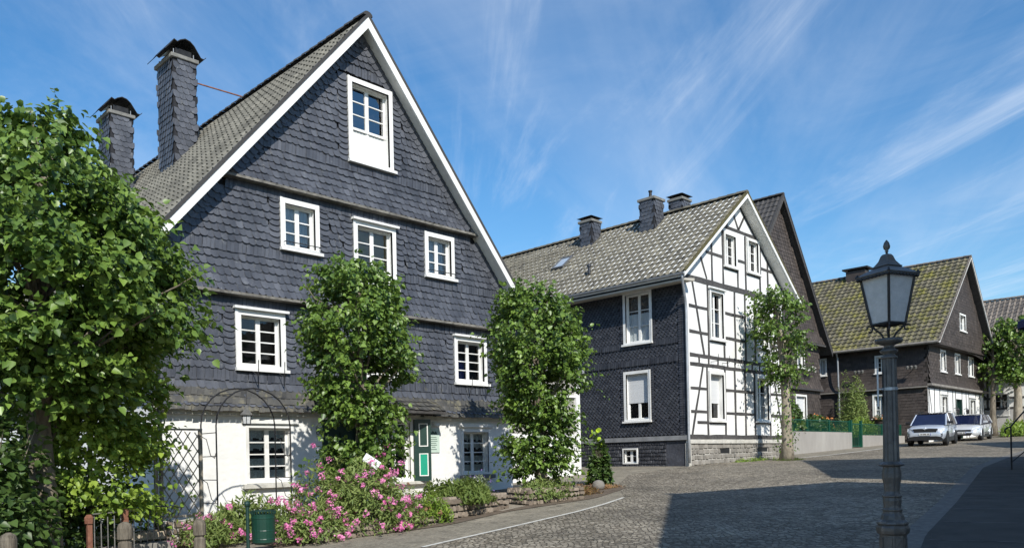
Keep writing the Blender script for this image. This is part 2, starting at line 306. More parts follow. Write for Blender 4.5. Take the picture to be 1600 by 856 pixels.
def wall_sheet(mb, P, u0, u1, lo, hi, bps=(), holes=(), off=None, nv=1):
    """sheet between lo(u) and hi(u) with rectangular holes; off(v) pushes it outward"""
    off = off or (lambda v: 0)
    us = sorted(set([u0, u1]+[b for b in bps if u0 < b < u1]+[h[i] for h in holes for i in (0, 1) if u0 < h[i] < u1]))
    for a, b in zip(us, us[1:]):
        if b-a < 1e-5: continue
        m = (a+b)/2; hh = sorted([h for h in holes if h[0] <= m <= h[1]], key=lambda h: h[2])
        spans = []; curA, curB = lo(a), lo(b)
        for h in hh:
            if h[2] >= min(hi(a), hi(b)) or h[3] <= curA: continue
            if h[2] > curA: spans.append((curA, curB, h[2], h[2]))
            curA = curB = max(h[3], curA)
        spans.append((curA, curB, hi(a), hi(b)))
        for la, lb, ha, hb in spans:
            if ha-la < 1e-4 and hb-lb < 1e-4: continue
            for k in range(nv):
                f0, f1 = k/nv, (k+1)/nv
                q = [(a, la+(ha-la)*f0), (b, lb+(hb-lb)*f0), (b, lb+(hb-lb)*f1), (a, la+(ha-la)*f1)]
                mb.poly([P(u, v, off(v)) for u, v in q], .3)

def slates(mb, P, u0, u1, v0, v1, inside, rh=.17, w=.155, off=None, style='scallop', lift=.02, jit=.05):
    off = off or (lambda v: .01); nrow = max(1, round((v1-v0)/rh)); rh = (v1-v0)/nrow
    for j in range(nrow):
        vb = v0+j*rh; sh = (j*.37 % 1)*w; nu = int((u1-u0)/w)+3; base = random.random()*.25
        for i in range(-1, nu):
            ub = u0+i*w-sh; c = (ub+w*.5, vb+rh*.5)
            if not inside(*c): continue
            r = min(1, max(0, base+random.random()*.75)); hh = rh*1.28
            if random.random() < .02: r = 1.35
            lift_ = lift*random.uniform(.75, 1.3); slip = random.uniform(-.02, .02) if random.random() < .06 else 0
            jl = random.uniform(-jit, jit)*rh
            if style == 'scallop': pts = [(-.1, 1), (-.1, .42), (.0, .2), (.16, .05), (.36, 0), (.72, 0), (1.02, .14), (1.16, .42), (1.16, 1)]
            elif style == 'diamond': pts = [(-.02, .62), (.5, -.12), (1.02, .62), (1.02, 1), (-.02, 1)]
            elif style == 'band': pts = [(-.25, 0), (.75, 0), (1.3, 1), (.3, 1)]
            else: pts = [(0, 0), (.985, 0), (.985, 1), (0, 1)]
            q = []
            for a, b in pts:
                v = vb+b*hh+(jl if b < .5 else 0)+slip; wv = off(vb+b*rh)+lift_*(1-b)+.008*(1-a)
                q.append(P(ub+a*w, v, wv))
            mb.poly(q, r)

def column_slates(mb, P, u0, u1, v0, v1, step=.13, off=None, lift=.03):
    n = max(1, round((v1-v0)/step)); step = (v1-v0)/n; W_ = u1-u0; off = off or (lambda v: .02)
    for j in range(n):
        vb = v0+j*step
        pts = [(0, 1.35), (0, .25), (.15, .06), (.4, -.06), (.7, -.06), (.9, .1), (1, .3), (1, 1.35)]
        mb.poly([P(u0+a*W_, vb+b*step, off(vb+b*step)+lift*(1.35-b)) for a, b in pts], random.random()*.8)

def rake_slates(mb, P, p0, p1, wid, step=.16, off=None, w_=.05):
    """slates laid along a sloping edge, p0 (low) to p1 (high); wid = inward width (signed)"""
    a = Vector((p0[0], p0[1])); b = Vector((p1[0], p1[1])); d = b-a; n = max(1, int(d.length/step)); d.normalize(); nr = Vector((d.y, -d.x))*wid
    off = off or (lambda v: .02)
    for j in range(n):
        o = a+d*(j*step)
        pts = [(0, 0), (.8, -.02), (1, .25), (1, 1.25), (0, 1.25)]
        q = []
        for s_, t_ in pts:
            pt = o+nr*s_+d*(t_*step); q.append(P(pt.x, pt.y, off(pt.y)+w_+.02*(1.25-t_)))
        mb.poly(q, random.random())

def tiles(mb, E, e, s, nrm, Le, Ls, tw=.24, tl=.34, amp=.032, lift=.035, K=6, clip=None):
    E, e, s, nrm = map(Vector, (E, e, s, nrm)); nc = int(round(Le/tw)); tw = Le/nc; nr = int(round(Ls/tl)); tl = Ls/nr
    prof = [amp*(math.cos(2*math.pi*t/K)*.75+.35*math.cos(4*math.pi*t/K+.8)) for t in range(K)]
    for j in range(nr):
        vs = []; fs = []; rs = []
        jv = random.uniform(-.004, .004)
        for i in range(nc*K+1):
            h = prof[i % K]; a = E+e*(i*tw/K)
            wob = .006*math.sin(i*.37+j*1.7)
            lo_ = a+s*(j*tl+wob-.03)+nrm*(h+lift+jv); hi_ = a+s*((j+1)*tl)+nrm*(h+.006)
            un = a+s*(j*tl+wob-.03)+nrm*(h*.9-.005)
            vs += [tuple(un), tuple(lo_), tuple(hi_)]
        for i in range(nc):
            r = random.random()
            b = len(mb.v)
            for k in range(K):
                q = (i*K+k)*3; mb.f.append([b+q, b+q+3, b+q+4, b+q+1]); mb.f.append([b+q+1, b+q+4, b+q+5, b+q+2]); mb.r += [r, r]; mb.m += [mb.mi, mb.mi]
        mb.v += vs

def window(parent, P, u0, u1, v0, v1, rows=3, cols=2, style='casement', curtain=None, cw=.11, depth=.15, proud=.05, sill=True, glass=None, head=False, pm=None, label=None, inner_top=None, dr=.012):
    """part: the painted surround; sub-parts: reveal, sashes, panes, sill, curtain. returns opening"""
    pm = pm or WHITE; a, b, c, d = u0+cw, u1-cw, v0+cw*.75, v1-cw
    m = MB()
    m.pbox(P, u0, a, v0, v1, -.02, proud); m.pbox(P, b, u1, v0, v1, -.02, proud)
    m.pbox(P, a, b, d, v1, -.02, proud); m.pbox(P, a, b, v0, c, -.02, proud)
    m.pbox(P, u0-.015, a-.07, v0, v1+.0, proud, proud+.018) if cw > .09 else None
    if head: m.pbox(P, u0-.05, u1+.05, v1, v1+.05, -.02, proud+.09)
    w = m.build('window', pm, parent)
    if label: w['label'] = label
    m = MB()
    for q in ([(a,c),(a,d)], [(b,c),(b,d)], [(a,c),(b,c)], [(a,d),(b,d)]):
        (x0, y0), (x1, y1) = q
        m.poly([P(x0,y0,proud-.003), P(x1,y1,proud-.003), P(x1,y1,-depth), P(x0,y0,-depth)])
    m.build('reveal', pm, w, recalc=False)
    m = MB(); D = depth+.7
    rm = .25
    m.poly([P(a-rm,c-rm,-D),P(b+rm,c-rm,-D),P(b+rm,d+.1,-D),P(a-rm,d+.1,-D)])
    for q in ([(a-rm,c-rm),(a-rm,d+.1)], [(b+rm,c-rm),(b+rm,d+.1)], [(a-rm,c-rm),(b+rm,c-rm)], [(a-rm,d+.1),(b+rm,d+.1)]):
        (x0, y0), (x1, y1) = q; m.poly([P(x0,y0,-depth-.03), P(x1,y1,-depth-.03), P(x1,y1,-D), P(x0,y0,-D)])
    m.build('room_behind', INSIDE, w, recalc=False)
    f = .05; mun = .026; m = MB(); pn = MB(); nl = 2 if cols == 2 else 1; wd = (b-a)/nl
    pb = c
    if style == 'door': pb = c+(d-c)*.42
    for k in range(nl):
        s0, s1 = a+k*wd, a+(k+1)*wd
        m.pbox(P, s0, s0+f, c, d, -depth, -depth+.045); m.pbox(P, s1-f, s1, c, d, -depth, -depth+.045)
        m.pbox(P, s0+f, s1-f, d-f, d, -depth, -depth+.045); m.pbox(P, s0+f, s1-f, pb, pb+f, -depth, -depth+.045)
        if style == 'door':
            m.pbox(P, s0+f, s1-f, c, pb, -depth, -depth+.028)
            nb = 5
            for i in range(1, nb):
                x = s0+f+(wd-2*f)*i/nb; m.pbox(P, x-.006, x+.006, c+.03, pb-.02, -depth+.028, -depth+.038)
            m.pbox(P, s0+.01, s1-.01, pb-.02, pb+.035, -depth+.045, -depth+.07)
        for r_ in range(1, rows):
            z = pb+f+(d-pb-2*f)*r_/rows; m.pbox(P, s0+f, s1-f, z-mun/2, z+mun/2, -depth+.005, -depth+.04)
        if cols == 1 and style == 'cross':
            x = (s0+s1)/2; m.pbox(P, x-mun/2, x+mun/2, pb+f, d-f, -depth+.005, -depth+.038)
        pn.poly([P(s0+f,pb+f,-depth+.02), P(s1-f,pb+f,-depth+.02), P(s1-f,d-f,-depth+.02), P(s0+f,d-f,-depth+.02)])
    m.build('sash', pm, w); pn.build('pane', glass or GLASS, w, recalc=False)
    if style == 'door': m = MB(); m.pbox(P, a, b, c, c+.04, -depth+.046, -depth+.09); m.build('threshold', pm, w)
    if sill: m = MB(); m.pbox(P, u0-.03, u1+.05, v0-.045, v0+.02, -.02, proud+.07); m.build('sill', pm if sill is True else sill, w)
    if curtain:
        m = MB(); y_ = -depth-.05
        def sheet(x0, x1, z0, z1, wav=.02, n=14, y_=None):
            y_ = (-depth+.06 if curtain == 'blind' else -depth-.025)
            for i in range(n):
                p, q = x0+(x1-x0)*i/n, x0+(x1-x0)*(i+1)/n; wa, wb = wav*math.sin(i*1.9), wav*math.sin((i+1)*1.9)
                zb = z0+(.03*math.sin(i*2.3) if curtain == 'lace' else 0)
                m.poly([P(p,zb,y_+wa), P(q,zb,y_+wb), P(q,z1,y_+wb), P(p,z1,y_+wa)], .5)
        H = d-c
        if curtain == 'side': sheet(a, a+(b-a)*.46, c, d, .012); sheet(b-(b-a)*.48, b, c+H*.12, d, .012); cm = CURTAIN
        elif curtain == 'half': sheet(a, b, c, c+H*.6); cm = CURTAIN
        elif curtain == 'full': sheet(a, b, c, d); cm = CURTAIN
        elif curtain == 'lace': sheet(a, b, c+H*.80, d); sheet(a, b, c+H*.60, c+H*.76); sheet(a, b, c+H*.24, c+H*.42); sheet(a, b, c+.03, c+H*.20); cm = LACE
        elif curtain == 'blind': y_ = -depth+.06; sheet(a, b, c+H*.36, d, 0, 1); cm = BLIND
        elif curtain == 'yellow': sheet(a, b, c+H*.3, d, 0, 1); cm = SHADE_Y
        elif curtain == 'blue': sheet(a, a+(b-a)*.4, c, c+H*.55); cm = BLUECL
        m.build({'lace': 'lace_curtain', 'blind': 'roller_blind', 'yellow': 'roller_blind'}.get(curtain, 'curtain'), cm, w, recalc=False)
    return (a+.0, b, c, d)

def in_any(u, v, holes, pad=.0):
    return any(h[0]-pad < u < h[1]+pad and h[2]-pad < v < h[3]+pad for h in holes)

def roof(parent, xl, zl, xr, zr, xe, ze, y0, y1, tm, board, tw=.24, tl=.34, ridge_m=None, thick=.12, verge=None, barge=.24, right_tiles=True, amp=.032, soffit=None, lift=.04):
    """ridge along y at (xr,zr); eaves at (xl,zl) and (xe,ze). parts: roof (slab) > left tiles etc."""
    m = MB(); P = front(0); t = thick
    m.pprism(lambda u, v, w: (u, w, v), [(xl, zl), (xr, zr), (xe, ze), (xe, ze-t*1.3), (xr, zr-t*1.5), (xl, zl-t*1.3)], y0+.02, y1)
    rf = m.build('roof', soffit or board, parent)
    m = MB()
    dL = Vector((xr-xl, 0, zr-zl)); LL = dL.length; dL.normalize(); nL = Vector((-dL.z, 0, dL.x))
    tiles(m, (xl-.0, y0-.02, zl)+nL*0 if False else (xl, y0-.02, zl), (0, 1, 0), dL, nL, y1-y0+.04, LL, tw, tl, amp, lift)
    m.build('tiles', tm, rf, smooth=False, recalc=False)
    dR = Vector((xr-xe, 0, zr-ze)); LR = dR.length; dR.normalize(); nR = Vector((-dR.z, 0, dR.x))*(-1)
    m = MB(); tiles(m, (xe, y0-.02, ze), (0, 1, 0), dR, nR, y1-y0+.04, LR, tw, tl, amp, lift); m.build('tiles', tm, rf, recalc=False)
    m = MB(); n = int((y1-y0)/.38); st = (y1-y0+.06)/n
    for i in range(n):
        y = y0-.03+i*st; prof = []
        for k in range(7):
            a = math.pi*k/6; prof.append((math.cos(a)*.13, math.sin(a)*.10-.02))
        vs = [(xr+u, y, zr+.05+v) for u, v in prof]+[(xr+u*1.12, y+st*1.08, zr+.06+v*1.1) for u, v in prof]
        m.add(vs, [[k, k+1, 8+k, 7+k] for k in range(6)]+[[0,1,2,3,4,5,6]])
    m.build('ridge_tiles', ridge_m or tm, rf, recalc=False)
    # barge boards, in front of the gable
    for (xa, za, xb, zb) in ((xl, zl, xr, zr), (xe, ze, xr, zr)):
        m = MB(); sl = (zb-za)/abs(xb-xa); h = barge*math.sqrt(1+sl*sl)*.8; ex = -.03 if xa < xb else .03
        m.pprism(lambda u, v, w: (u, w, v), [(xa+ex, za+abs(ex)*-sl+.02), (xb, zb+.02), (xb, zb+.02-h), (xa+ex, za+.02-h)], y0-.03, y0+.025)
        m.build('barge_board', board, rf)
        m = MB(); d = Vector((xb-xa, zb-za)).normalized(); nn = Vector((-d.y, d.x)) if xa < xb else Vector((d.y, -d.x))
        q = [(xa, za), (xb, zb), (xb+nn.x*0, zb+.09), (xa+nn.x*.06, za+nn.y*.07)]
        m.pprism(lambda u, v, w: (u, w, v), q, y0-.045, y0+.06); m.build('verge', verge or tm, rf)
    return rf

# ---------------------------------------------------------------- ground
def conform(polyA, polyB, off, step=.45):
    """strip between two polylines, laid on the ground"""
    def res(p, n):
        d = [0]
        for a, b in zip(p, p[1:]): d.append(d[-1]+math.dist(a, b))
        t = np.linspace(0, d[-1], n+1); return list(zip(np.interp(t, d, [q[0] for q in p]), np.interp(t, d, [q[1] for q in p])))
    n = max(2, int(max(sum(math.dist(a, b) for a, b in zip(p, p[1:])) for p in (polyA, polyB))/step))
    A, B = res(polyA, n), res(polyB, n); k = max(1, int(max(math.dist(a, b) for a, b in zip(A, B))/step))
    m = MB(); vs = []
    for a, b in zip(A, B):
        for j in range(k+1):
            x = a[0]+(b[0]-a[0])*j/k; y = a[1]+(b[1]-a[1])*j/k; vs.append((x, y, g(x, y)+off))
    m.add(vs, [[i*(k+1)+j, i*(k+1)+j+1, (i+1)*(k+1)+j+1, (i+1)*(k+1)+j] for i in range(n) for j in range(k)])
    return m
xs = sorted(set(list(np.arange(-20, 80.1, .8))+[-900, -400, -200, -120, -60, -40, 90, 120, 200, 400, 900]))
ys = sorted(set(list(np.arange(-20, 60.1, .8))+[-900, -400, -200, -100, -60, -40, 80, 120, 200, 400, 900]))
m = MB(); m.add([(x, y, g(x, y)) for y in ys for x in xs], [[j*len(xs)+i, j*len(xs)+i+1, (j+1)*len(xs)+i+1, (j+1)*len(xs)+i] for j in range(len(ys)-1) for i in range(len(xs)-1)])
struct(m.build('ground', ASPHALT, smooth=True, recalc=False))
left_edge = [(-18, 7.2), (0, 7.6), (7.33, 8.92), (11.77, 9.88), (14.53, 10.77), (17.5, 13.2), (20.5, 15.0), (24, 15.15), (30.4, 14.75), (31.5, 14.35), (41.45, 14.6), (60, 15.0), (75, 14)]
right_edge = [(-18, 1.4), (0, 1.8), (7, 2.7), (11.4, 3.84), (15.7, 4.66), (25.5, 6.67), (30.7, 7.29), (39, 8.0), (60, 9), (75, 8.5)]
struct(conform(left_edge, right_edge, .006).build('road', COBBLE, smooth=True, recalc=False))
re2 = [(x, y-.30) for x, y in right_edge]
struct(conform(right_edge, re2, .009).build('gutter', mat('pale_setts', (.10, .095, .085), (.20, .19, .17), rough=.85, nscale=9, bump=.9, bscale=16), recalc=False))
struct(conform(re2, [(-18, -6), (7, -4), (25, -2.2), (45, -3), (75, -4)], .012).build('pavement', ASPHALT_D, smooth=True, recalc=False))
m = MB()
for k in range(14):
    x = 5.2+k*1.9; ye = np.interp(x, [p[0] for p in re2], [p[1] for p in re2])
    c = conform([(x, ye-.05), (x+1.2, ye-4.4)], [(x+.05, ye-.05), (x+1.25, ye-4.4)], .016); m.add(c.v, c.f)
struct(m.build('pavement_joints', mat('joint_line', (.11, .108, .10), (.17, .165, .155), rough=.9, nscale=8, stain=((.05, .05, .05), 6, .5, .6)), recalc=False))
def line(pts, w, off=.013):
    return conform([(x, y-w/2) for x, y in pts], [(x, y+w/2) for x, y in pts], off, .4)
m = MB()
for pts in ([(7.2, 8.9), (9.5, 9.38), (11.77, 9.88), (13.2, 10.3), (14.53, 10.8)],):
    c = line(pts, .085); m.add(c.v, c.f)
struct(m.build('parking_line', PAINT_L, recalc=False))
struct(line([(30.8, 14.2), (36, 14.45), (41.5, 14.62), (44.5, 14.75)], .13).build('road_line', PAINT_L, recalc=False))
struct(conform([(11.3, 11.4), (12.3, 11.7)], [(11.6, 15.6), (13.0, 15.6)], .012).build('path', GRAVEL, recalc=False))
struct(conform([(6.1, 10.9), (9.1, 10.6), (11.3, 11.25), (14.2, 11.35), (16.7, 12.3)], [(6.1, 15.6), (9, 15.6), (11.3, 15.6), (15, 15.6), (17.6, 14.2)], .010).build('garden_soil', SOIL, recalc=False))

# ---------------------------------------------------------------- house 1: slate clad gable
FY = 15.66; P1 = front(FY)
H1 = thing('slate_house', (6.15, FY, .45), 'large slate-hung gabled house with white plaster ground floor behind the linden trees', 'house')
XL, XR, XM, ZT = 6.15, 15.95, 11.05, 11.90; SL = 1.19
top = pl([(XL, ZT-.1-SL*(XM-XL)), (XM, ZT-.1), (XR, ZT-.1-SL*(XR-XM))])
SPECS = [ # u0,u1,v0,v1,kwargs
 ((10.66, 11.93, 8.58, 10.53), dict(rows=3, style='door', glass=GLASS_SKY, sill=True, depth=.17)),
 ((8.89, 9.85, 6.25, 7.35), dict(rows=3, curtain='side')),
 ((10.76, 11.98, 5.75, 7.23), dict(rows=4, curtain='yellow', head=True)),
 ((12.89, 13.87, 6.25, 7.36), dict(rows=3, curtain='side')),
 ((7.83, 8.97, 3.59, 4.83), dict(rows=4, head=True, cw=.12)),
 ((10.85, 12.0, 3.59, 4.83), dict(rows=4, head=True, curtain='side')),
 ((13.84, 15.0, 3.60, 4.82), dict(rows=4, head=True, curtain='blue')),
 ((8.02, 9.14, 1.20, 2.44), dict(rows=4, cols=2, cw=.07, proud=.014, curtain='lace', sill=False, depth=.2)),
 ((14.06, 15.1, 1.20, 2.40), dict(rows=4, cols=2, cw=.07, proud=.014, curtain='lace', sill=False, depth=.2)),
 ((11.48, 12.42, 1.10, 2.62), dict(rows=4, cols=2, cw=.07, proud=.014, sill=False, depth=.18)),
]
def shp(s): c = s[1].get('cw', .11); a = s[0]; return (a[0]+c-.005, a[1]-c+.005, a[2]+c*.75-.004, a[3]-c+.004)
def base_off(z): return .10 if z >= 7.56 else (.055 if z >= 5.14 else .012)
def off1(z):
    o = base_off(z)
    if z >= 7.56: return o+.10*math.exp(-(z-7.56)/.22)
    if z >= 5.14: return o+.12*math.exp(-(z-5.14)/.25)
    return o+.20*math.exp(-(z-2.78)/.30)
openings = [shp(s) for s in SPECS]; DOOR = (9.86, 10.95, .5, 2.58)
m = MB(); wall_sheet(m, P1, XL, XR, lambda u: g(u, FY)-.3, lambda u: 2.80, (), [o for o in openings if o[3] < 2.8]+[DOOR])
m.poly([P1(XL, 0, 0), P1(XL, 2.8, 0), (XL, 29.8, 2.8), (XL, 29.8, 0)]); m.poly([P1(XR, 0, 0), P1(XR, 2.8, 0), (XR, 29.8, 2.8), (XR, 29.8, 0)]); m.poly([(XL, 29.8, 0), (XL, 29.8, 2.8), (XR, 29.8, 2.8), (XR, 29.8, 0)])
w1 = m.build('plaster_wall', PLASTER, H1, recalc=False)
m = MB()
for z0, z1 in ((2.79, 5.10), (5.14, 7.52), (7.56, 12)):
    lo = z0; hi_f = lambda u, z1=z1: min(z1, top(u)); xa = XL if z0 < 5 else max(XL, XM-(ZT-.1-z0)/SL); xb = XR if z0 < 5 else min(XR, XM+(ZT-.1-z0)/SL)
    cut = [XM-(ZT-.1-z1)/SL, XM+(ZT-.1-z1)/SL, XM]
    wall_sheet(m, P1, xa, xb, lambda u, lo=lo: lo, lambda u, f=hi_f, lo=lo: max(lo, f(u)), cut, [o for o in openings if o[3] > z0 and o[2] < z1 and o[3] > 2.8], lambda v: off1(v)-.045, 14)
for x, sgn in ((XL, -1), (XR, 1)): m.poly([(x, FY, 2.8), (x, FY, top(x)), (x, 29.8, top(x)), (x, 29.8, 2.8)])
m.poly([(XL, 29.8, 2.8), (XL, 29.8, top(XL)), (XM, 29.8, ZT-.1), (XR, 29.8, top(XR)), (XR, 29.8, 2.8)])
m.build('slate_backing', SLATE_BACK, H1, recalc=False)
m = MB(); full = [(s[0][0], s[0][1], s[0][2]-.03, s[0][3]+(.05 if s[1].get('head') else 0)) for s in SPECS[:7]]
cols_ = []
for h in full:
    cw_ = .26
    for a, b in ((h[0]-cw_, h[0]-.01), (h[1]+.01, h[1]+cw_)): cols_.append((a, b, h[2], h[3]))
rakeL = lambda z: XM-(ZT-.1-z)/SL; rakeR = lambda z: XM+(ZT-.1-z)/SL
bands = [(4.84, 5.06), (7.22, 7.46), (3.32, 3.56), (5.98, 6.20), (8.33, 8.57)]
def ins(lo, hi):
    def f(u, v):
        if not (lo < v < hi): return False
        if v > top(XL)-.3 and not (rakeL(v)+.30 < u < rakeR(v)-.30): return False
        if u < XL+.02 or u > XR-.02: return False
        return not in_any(u, v, full) and not in_any(u, v, cols_)
    return f
old = MB()
for z0, z1, hh in ((2.79, 5.10, (3.32, 3.56)), (5.14, 7.52, (5.98, 6.20)), (7.56, 11.9, (8.33, 8.57))):
    tb = min(z1, 11.6)-.24 if z1 < 8 else None
    f = ins(z0, z1)
    segs = [(z0, hh[0], 'scallop'), (hh[0], hh[1], 'band'), (hh[1], tb or 11.7, 'scallop')]
    if tb: segs.append((tb, z1-.02, 'band'))
    if z0 == 7.56: segs = [(z0, hh[0], 'scallop'), (hh[0], hh[1], 'band'), (hh[1], 10.6, 'scallop'), (10.6, 10.84, 'band'), (10.84, 11.6, 'scallop')]
    for a, b, st in segs:
        tgt = m
        if st == 'band': slates(tgt, P1, XL-.1, XR, a, b, f, rh=.25, w=.085, off=off1, style='band', lift=.035)
        else: slates(tgt, P1, XL-.1, XR, a, b, f, rh=.16, w=.15, off=off1, lift=.034, jit=.07)
for c in cols_:
    column_slates(m, P1, c[0], c[1], c[2], c[3], off=off1)
for (za, zb) in ((5.8, 7.5), (7.62, 11.72)):
    rake_slates(m, P1, (rakeL(za)+.03, za), (rakeL(zb)+.03, zb), .27, off=off1, w_=.02)
    rake_slates(m, P1, (rakeR(za)-.03, za), (rakeR(zb)-.03, zb), -.27, off=off1, w_=.02)
column_slates(m, P1, XL-.02, XL+.2, 2.8, 5.1, off=off1); 
m.build('slate_cladding', SLATE, H1, recalc=False)
m = MB(); slates(m, P1, XL, XR, 2.70, 3.14, lambda u, v: XL < u < XR, rh=.15, w=.13, off=lambda z: off1(max(z, 2.79))+.014, style='band', lift=.03, jit=.12)
m.build('weathered_slate_skirt', SLATE_OLD, H1, recalc=False)
# slates on the flank toward the garden
m = MB(); PS = side(XL); slates(m, PS, FY, 29.8, 2.8, 5.6, lambda u, v: FY < u < 29.7, rh=.2, w=.2, off=lambda v: .01); m.build('side_slate_cladding', SLATE, H1, recalc=False)
m = MB()
m.pbox(P1, XM-(ZT-7.56)/SL+.06, XM+(ZT-7.56)/SL-.06, 7.50, 7.555, 0, .25)
m.build('ledge', LEDGE, H1)
m = MB(); m.pbox(P1, XL-.02, XR+.02, 5.085, 5.14, 0, .23); m.build('ledge', LEDGE, H1)
m = MB(); m.pbox(P1, XL-.05, XR+.05, 2.62, 2.71, 0, .10); m.pbox(P1, XL-.07, XR+.07, 2.71, 2.775, 0, .17); m.build('cornice', CREAM, H1)
for s in SPECS:
    a = s[0]; o_ = base_off(a[2]) if a[2] > 2.7 else 0
    PP = (lambda o_: (lambda u, v, w: P1(u, v, w+o_)))(o_)
    window(H1, PP, *a, **s[1])
# stone sills and lintels of the ground floor windows
for a, b in ((7.93, 9.24), (13.98, 15.18)):
    m = MB(); m.pbox(P1, a, b, 1.09, 1.19, -.02, .12); m.build('stone_sill', mat('dark_sill', (.10, .10, .10), (.20, .20, .19), rough=.8) if a > 10 else CREAM, H1, bevel=.01)
    m = MB(); m.pbox(P1, a, b, 2.45, 2.56, -.01, .07); m.build('lintel', WHITE, H1, bevel=.01)
m = MB(); m.pbox(P1, 11.4, 12.9, 1.02, 1.10, -.02, .14); m.build('stone_sill', CREAM, H1, bevel=.01)
# window rails on the upper windows
for a in ((8.93, 9.81, 6.38), (12.95, 13.83, 6.38)):
    m = MB(); z = a[2]; m.tube([P1(a[0], z, .14), P1(a[0], z, .21), P1(a[1], z, .21), P1(a[1], z, .14)], .011, 6); m.build('window_rail', IRON, H1)
for u in (8.15, 8.75, 14.15, 14.75):
    m = MB(); m.tube([P1(u, 3.55, .1), P1(u, 3.42, .36), P1(u, 3.75, .38)], .010, 5); m.tube([P1(u+.12, 3.25, .12), P1(u, 3.48, .33)], .008, 5); m.build('flower_box_bracket', IRON, H1)
# door
m = MB(); D0 = -.20
m.pbox(P1, DOOR[0], DOOR[0]+.09, .5, 2.58, D0, -.03); m.pbox(P1, DOOR[1]-.09, DOOR[1], .5, 2.58, D0, -.03); m.pbox(P1, DOOR[0]+.09, DOOR[1]-.09, 2.47, 2.58, D0, -.03); dr = m.build('door', GREEN_P, H1)
m = MB(); m.pbox(P1, DOOR[0]+.09, DOOR[1]-.09, .5, 2.47, D0-.04, D0+.02)
for q in ((DOOR[0]+.17, DOOR[0]+.48, .7, 1.35), (DOOR[0]+.58, DOOR[1]-.17, .7, 1.35), (DOOR[0]+.17, DOOR[0]+.48, 1.5, 2.3), (DOOR[0]+.58, DOOR[1]-.17, 1.5, 2.3)): m.pbox(P1, *q, D0+.02, D0+.045)
m.build('door_leaf', GREEN_P, dr)
m = MB(); m.tube([P1(DOOR[1]-.17, 1.42, D0+.02), P1(DOOR[1]-.17, 1.42, D0+.08), P1(DOOR[1]-.28, 1.42, D0+.08)], .012, 6); m.build('handle', ZINC, dr)
# canopy over door and tall window
m = MB(); m.pprism(lambda u, v, w: (w, FY-u, v), [(0, 3.12), (.60, 2.80), (.60, 2.74), (0, 2.74)], 9.6, 13.05); cp = m.build('canopy', TIMBER, H1)
m = MB()
PC = lambda u, v, w: (u, FY-.0-(3.14-v)*1.75-w*.3, v+w)
slates(m, PC, 9.55, 13.05, 2.79, 3.12, lambda u, v: 9.5 < u < 13.08, rh=.11, w=.14, off=lambda v: .012, style='band', lift=.02); m.build('canopy_slates', SLATE_OLD, cp, recalc=False)
# shutters: right one stands open off the wall, left one behind the tree
def shutter(hx, ang, sgn, SW=.40):
    c, s_ = math.cos(ang), math.sin(ang)
    PP = lambda u, v, w: P1(hx+sgn*(u*c), v, .03+u*s_+w)
    m = MB(); m.pbox(PP, 0, SW, 1.10, 2.62, 0, .045); sh = m.build('shutter', GREEN_P, H1)
    m = MB()
    for z0, z1 in ((1.22, 1.78), (1.95, 2.52)):
        for q in ((.10, .32, z0, z0+.022), (.10, .32, z1-.022, z1), (.10, .122, z0+.022, z1-.022), (.298, .32, z0+.022, z1-.022)): m.pbox(PP, *q, .045, .058)
    m.build('panel_moulding', WHITE, sh)
    m = MB(); m.pbox(PP, .122, .298, 1.242, 1.758, .045, .052); m.build('lower_panel', GREEN_B, sh)
    m = MB(); m.pbox(PP, .122, .298, 1.972, 2.498, .045, .052); m.build('upper_panel', GREEN_P, sh)
shutter(12.44, R(38), 1); shutter(11.46, R(20), -1)
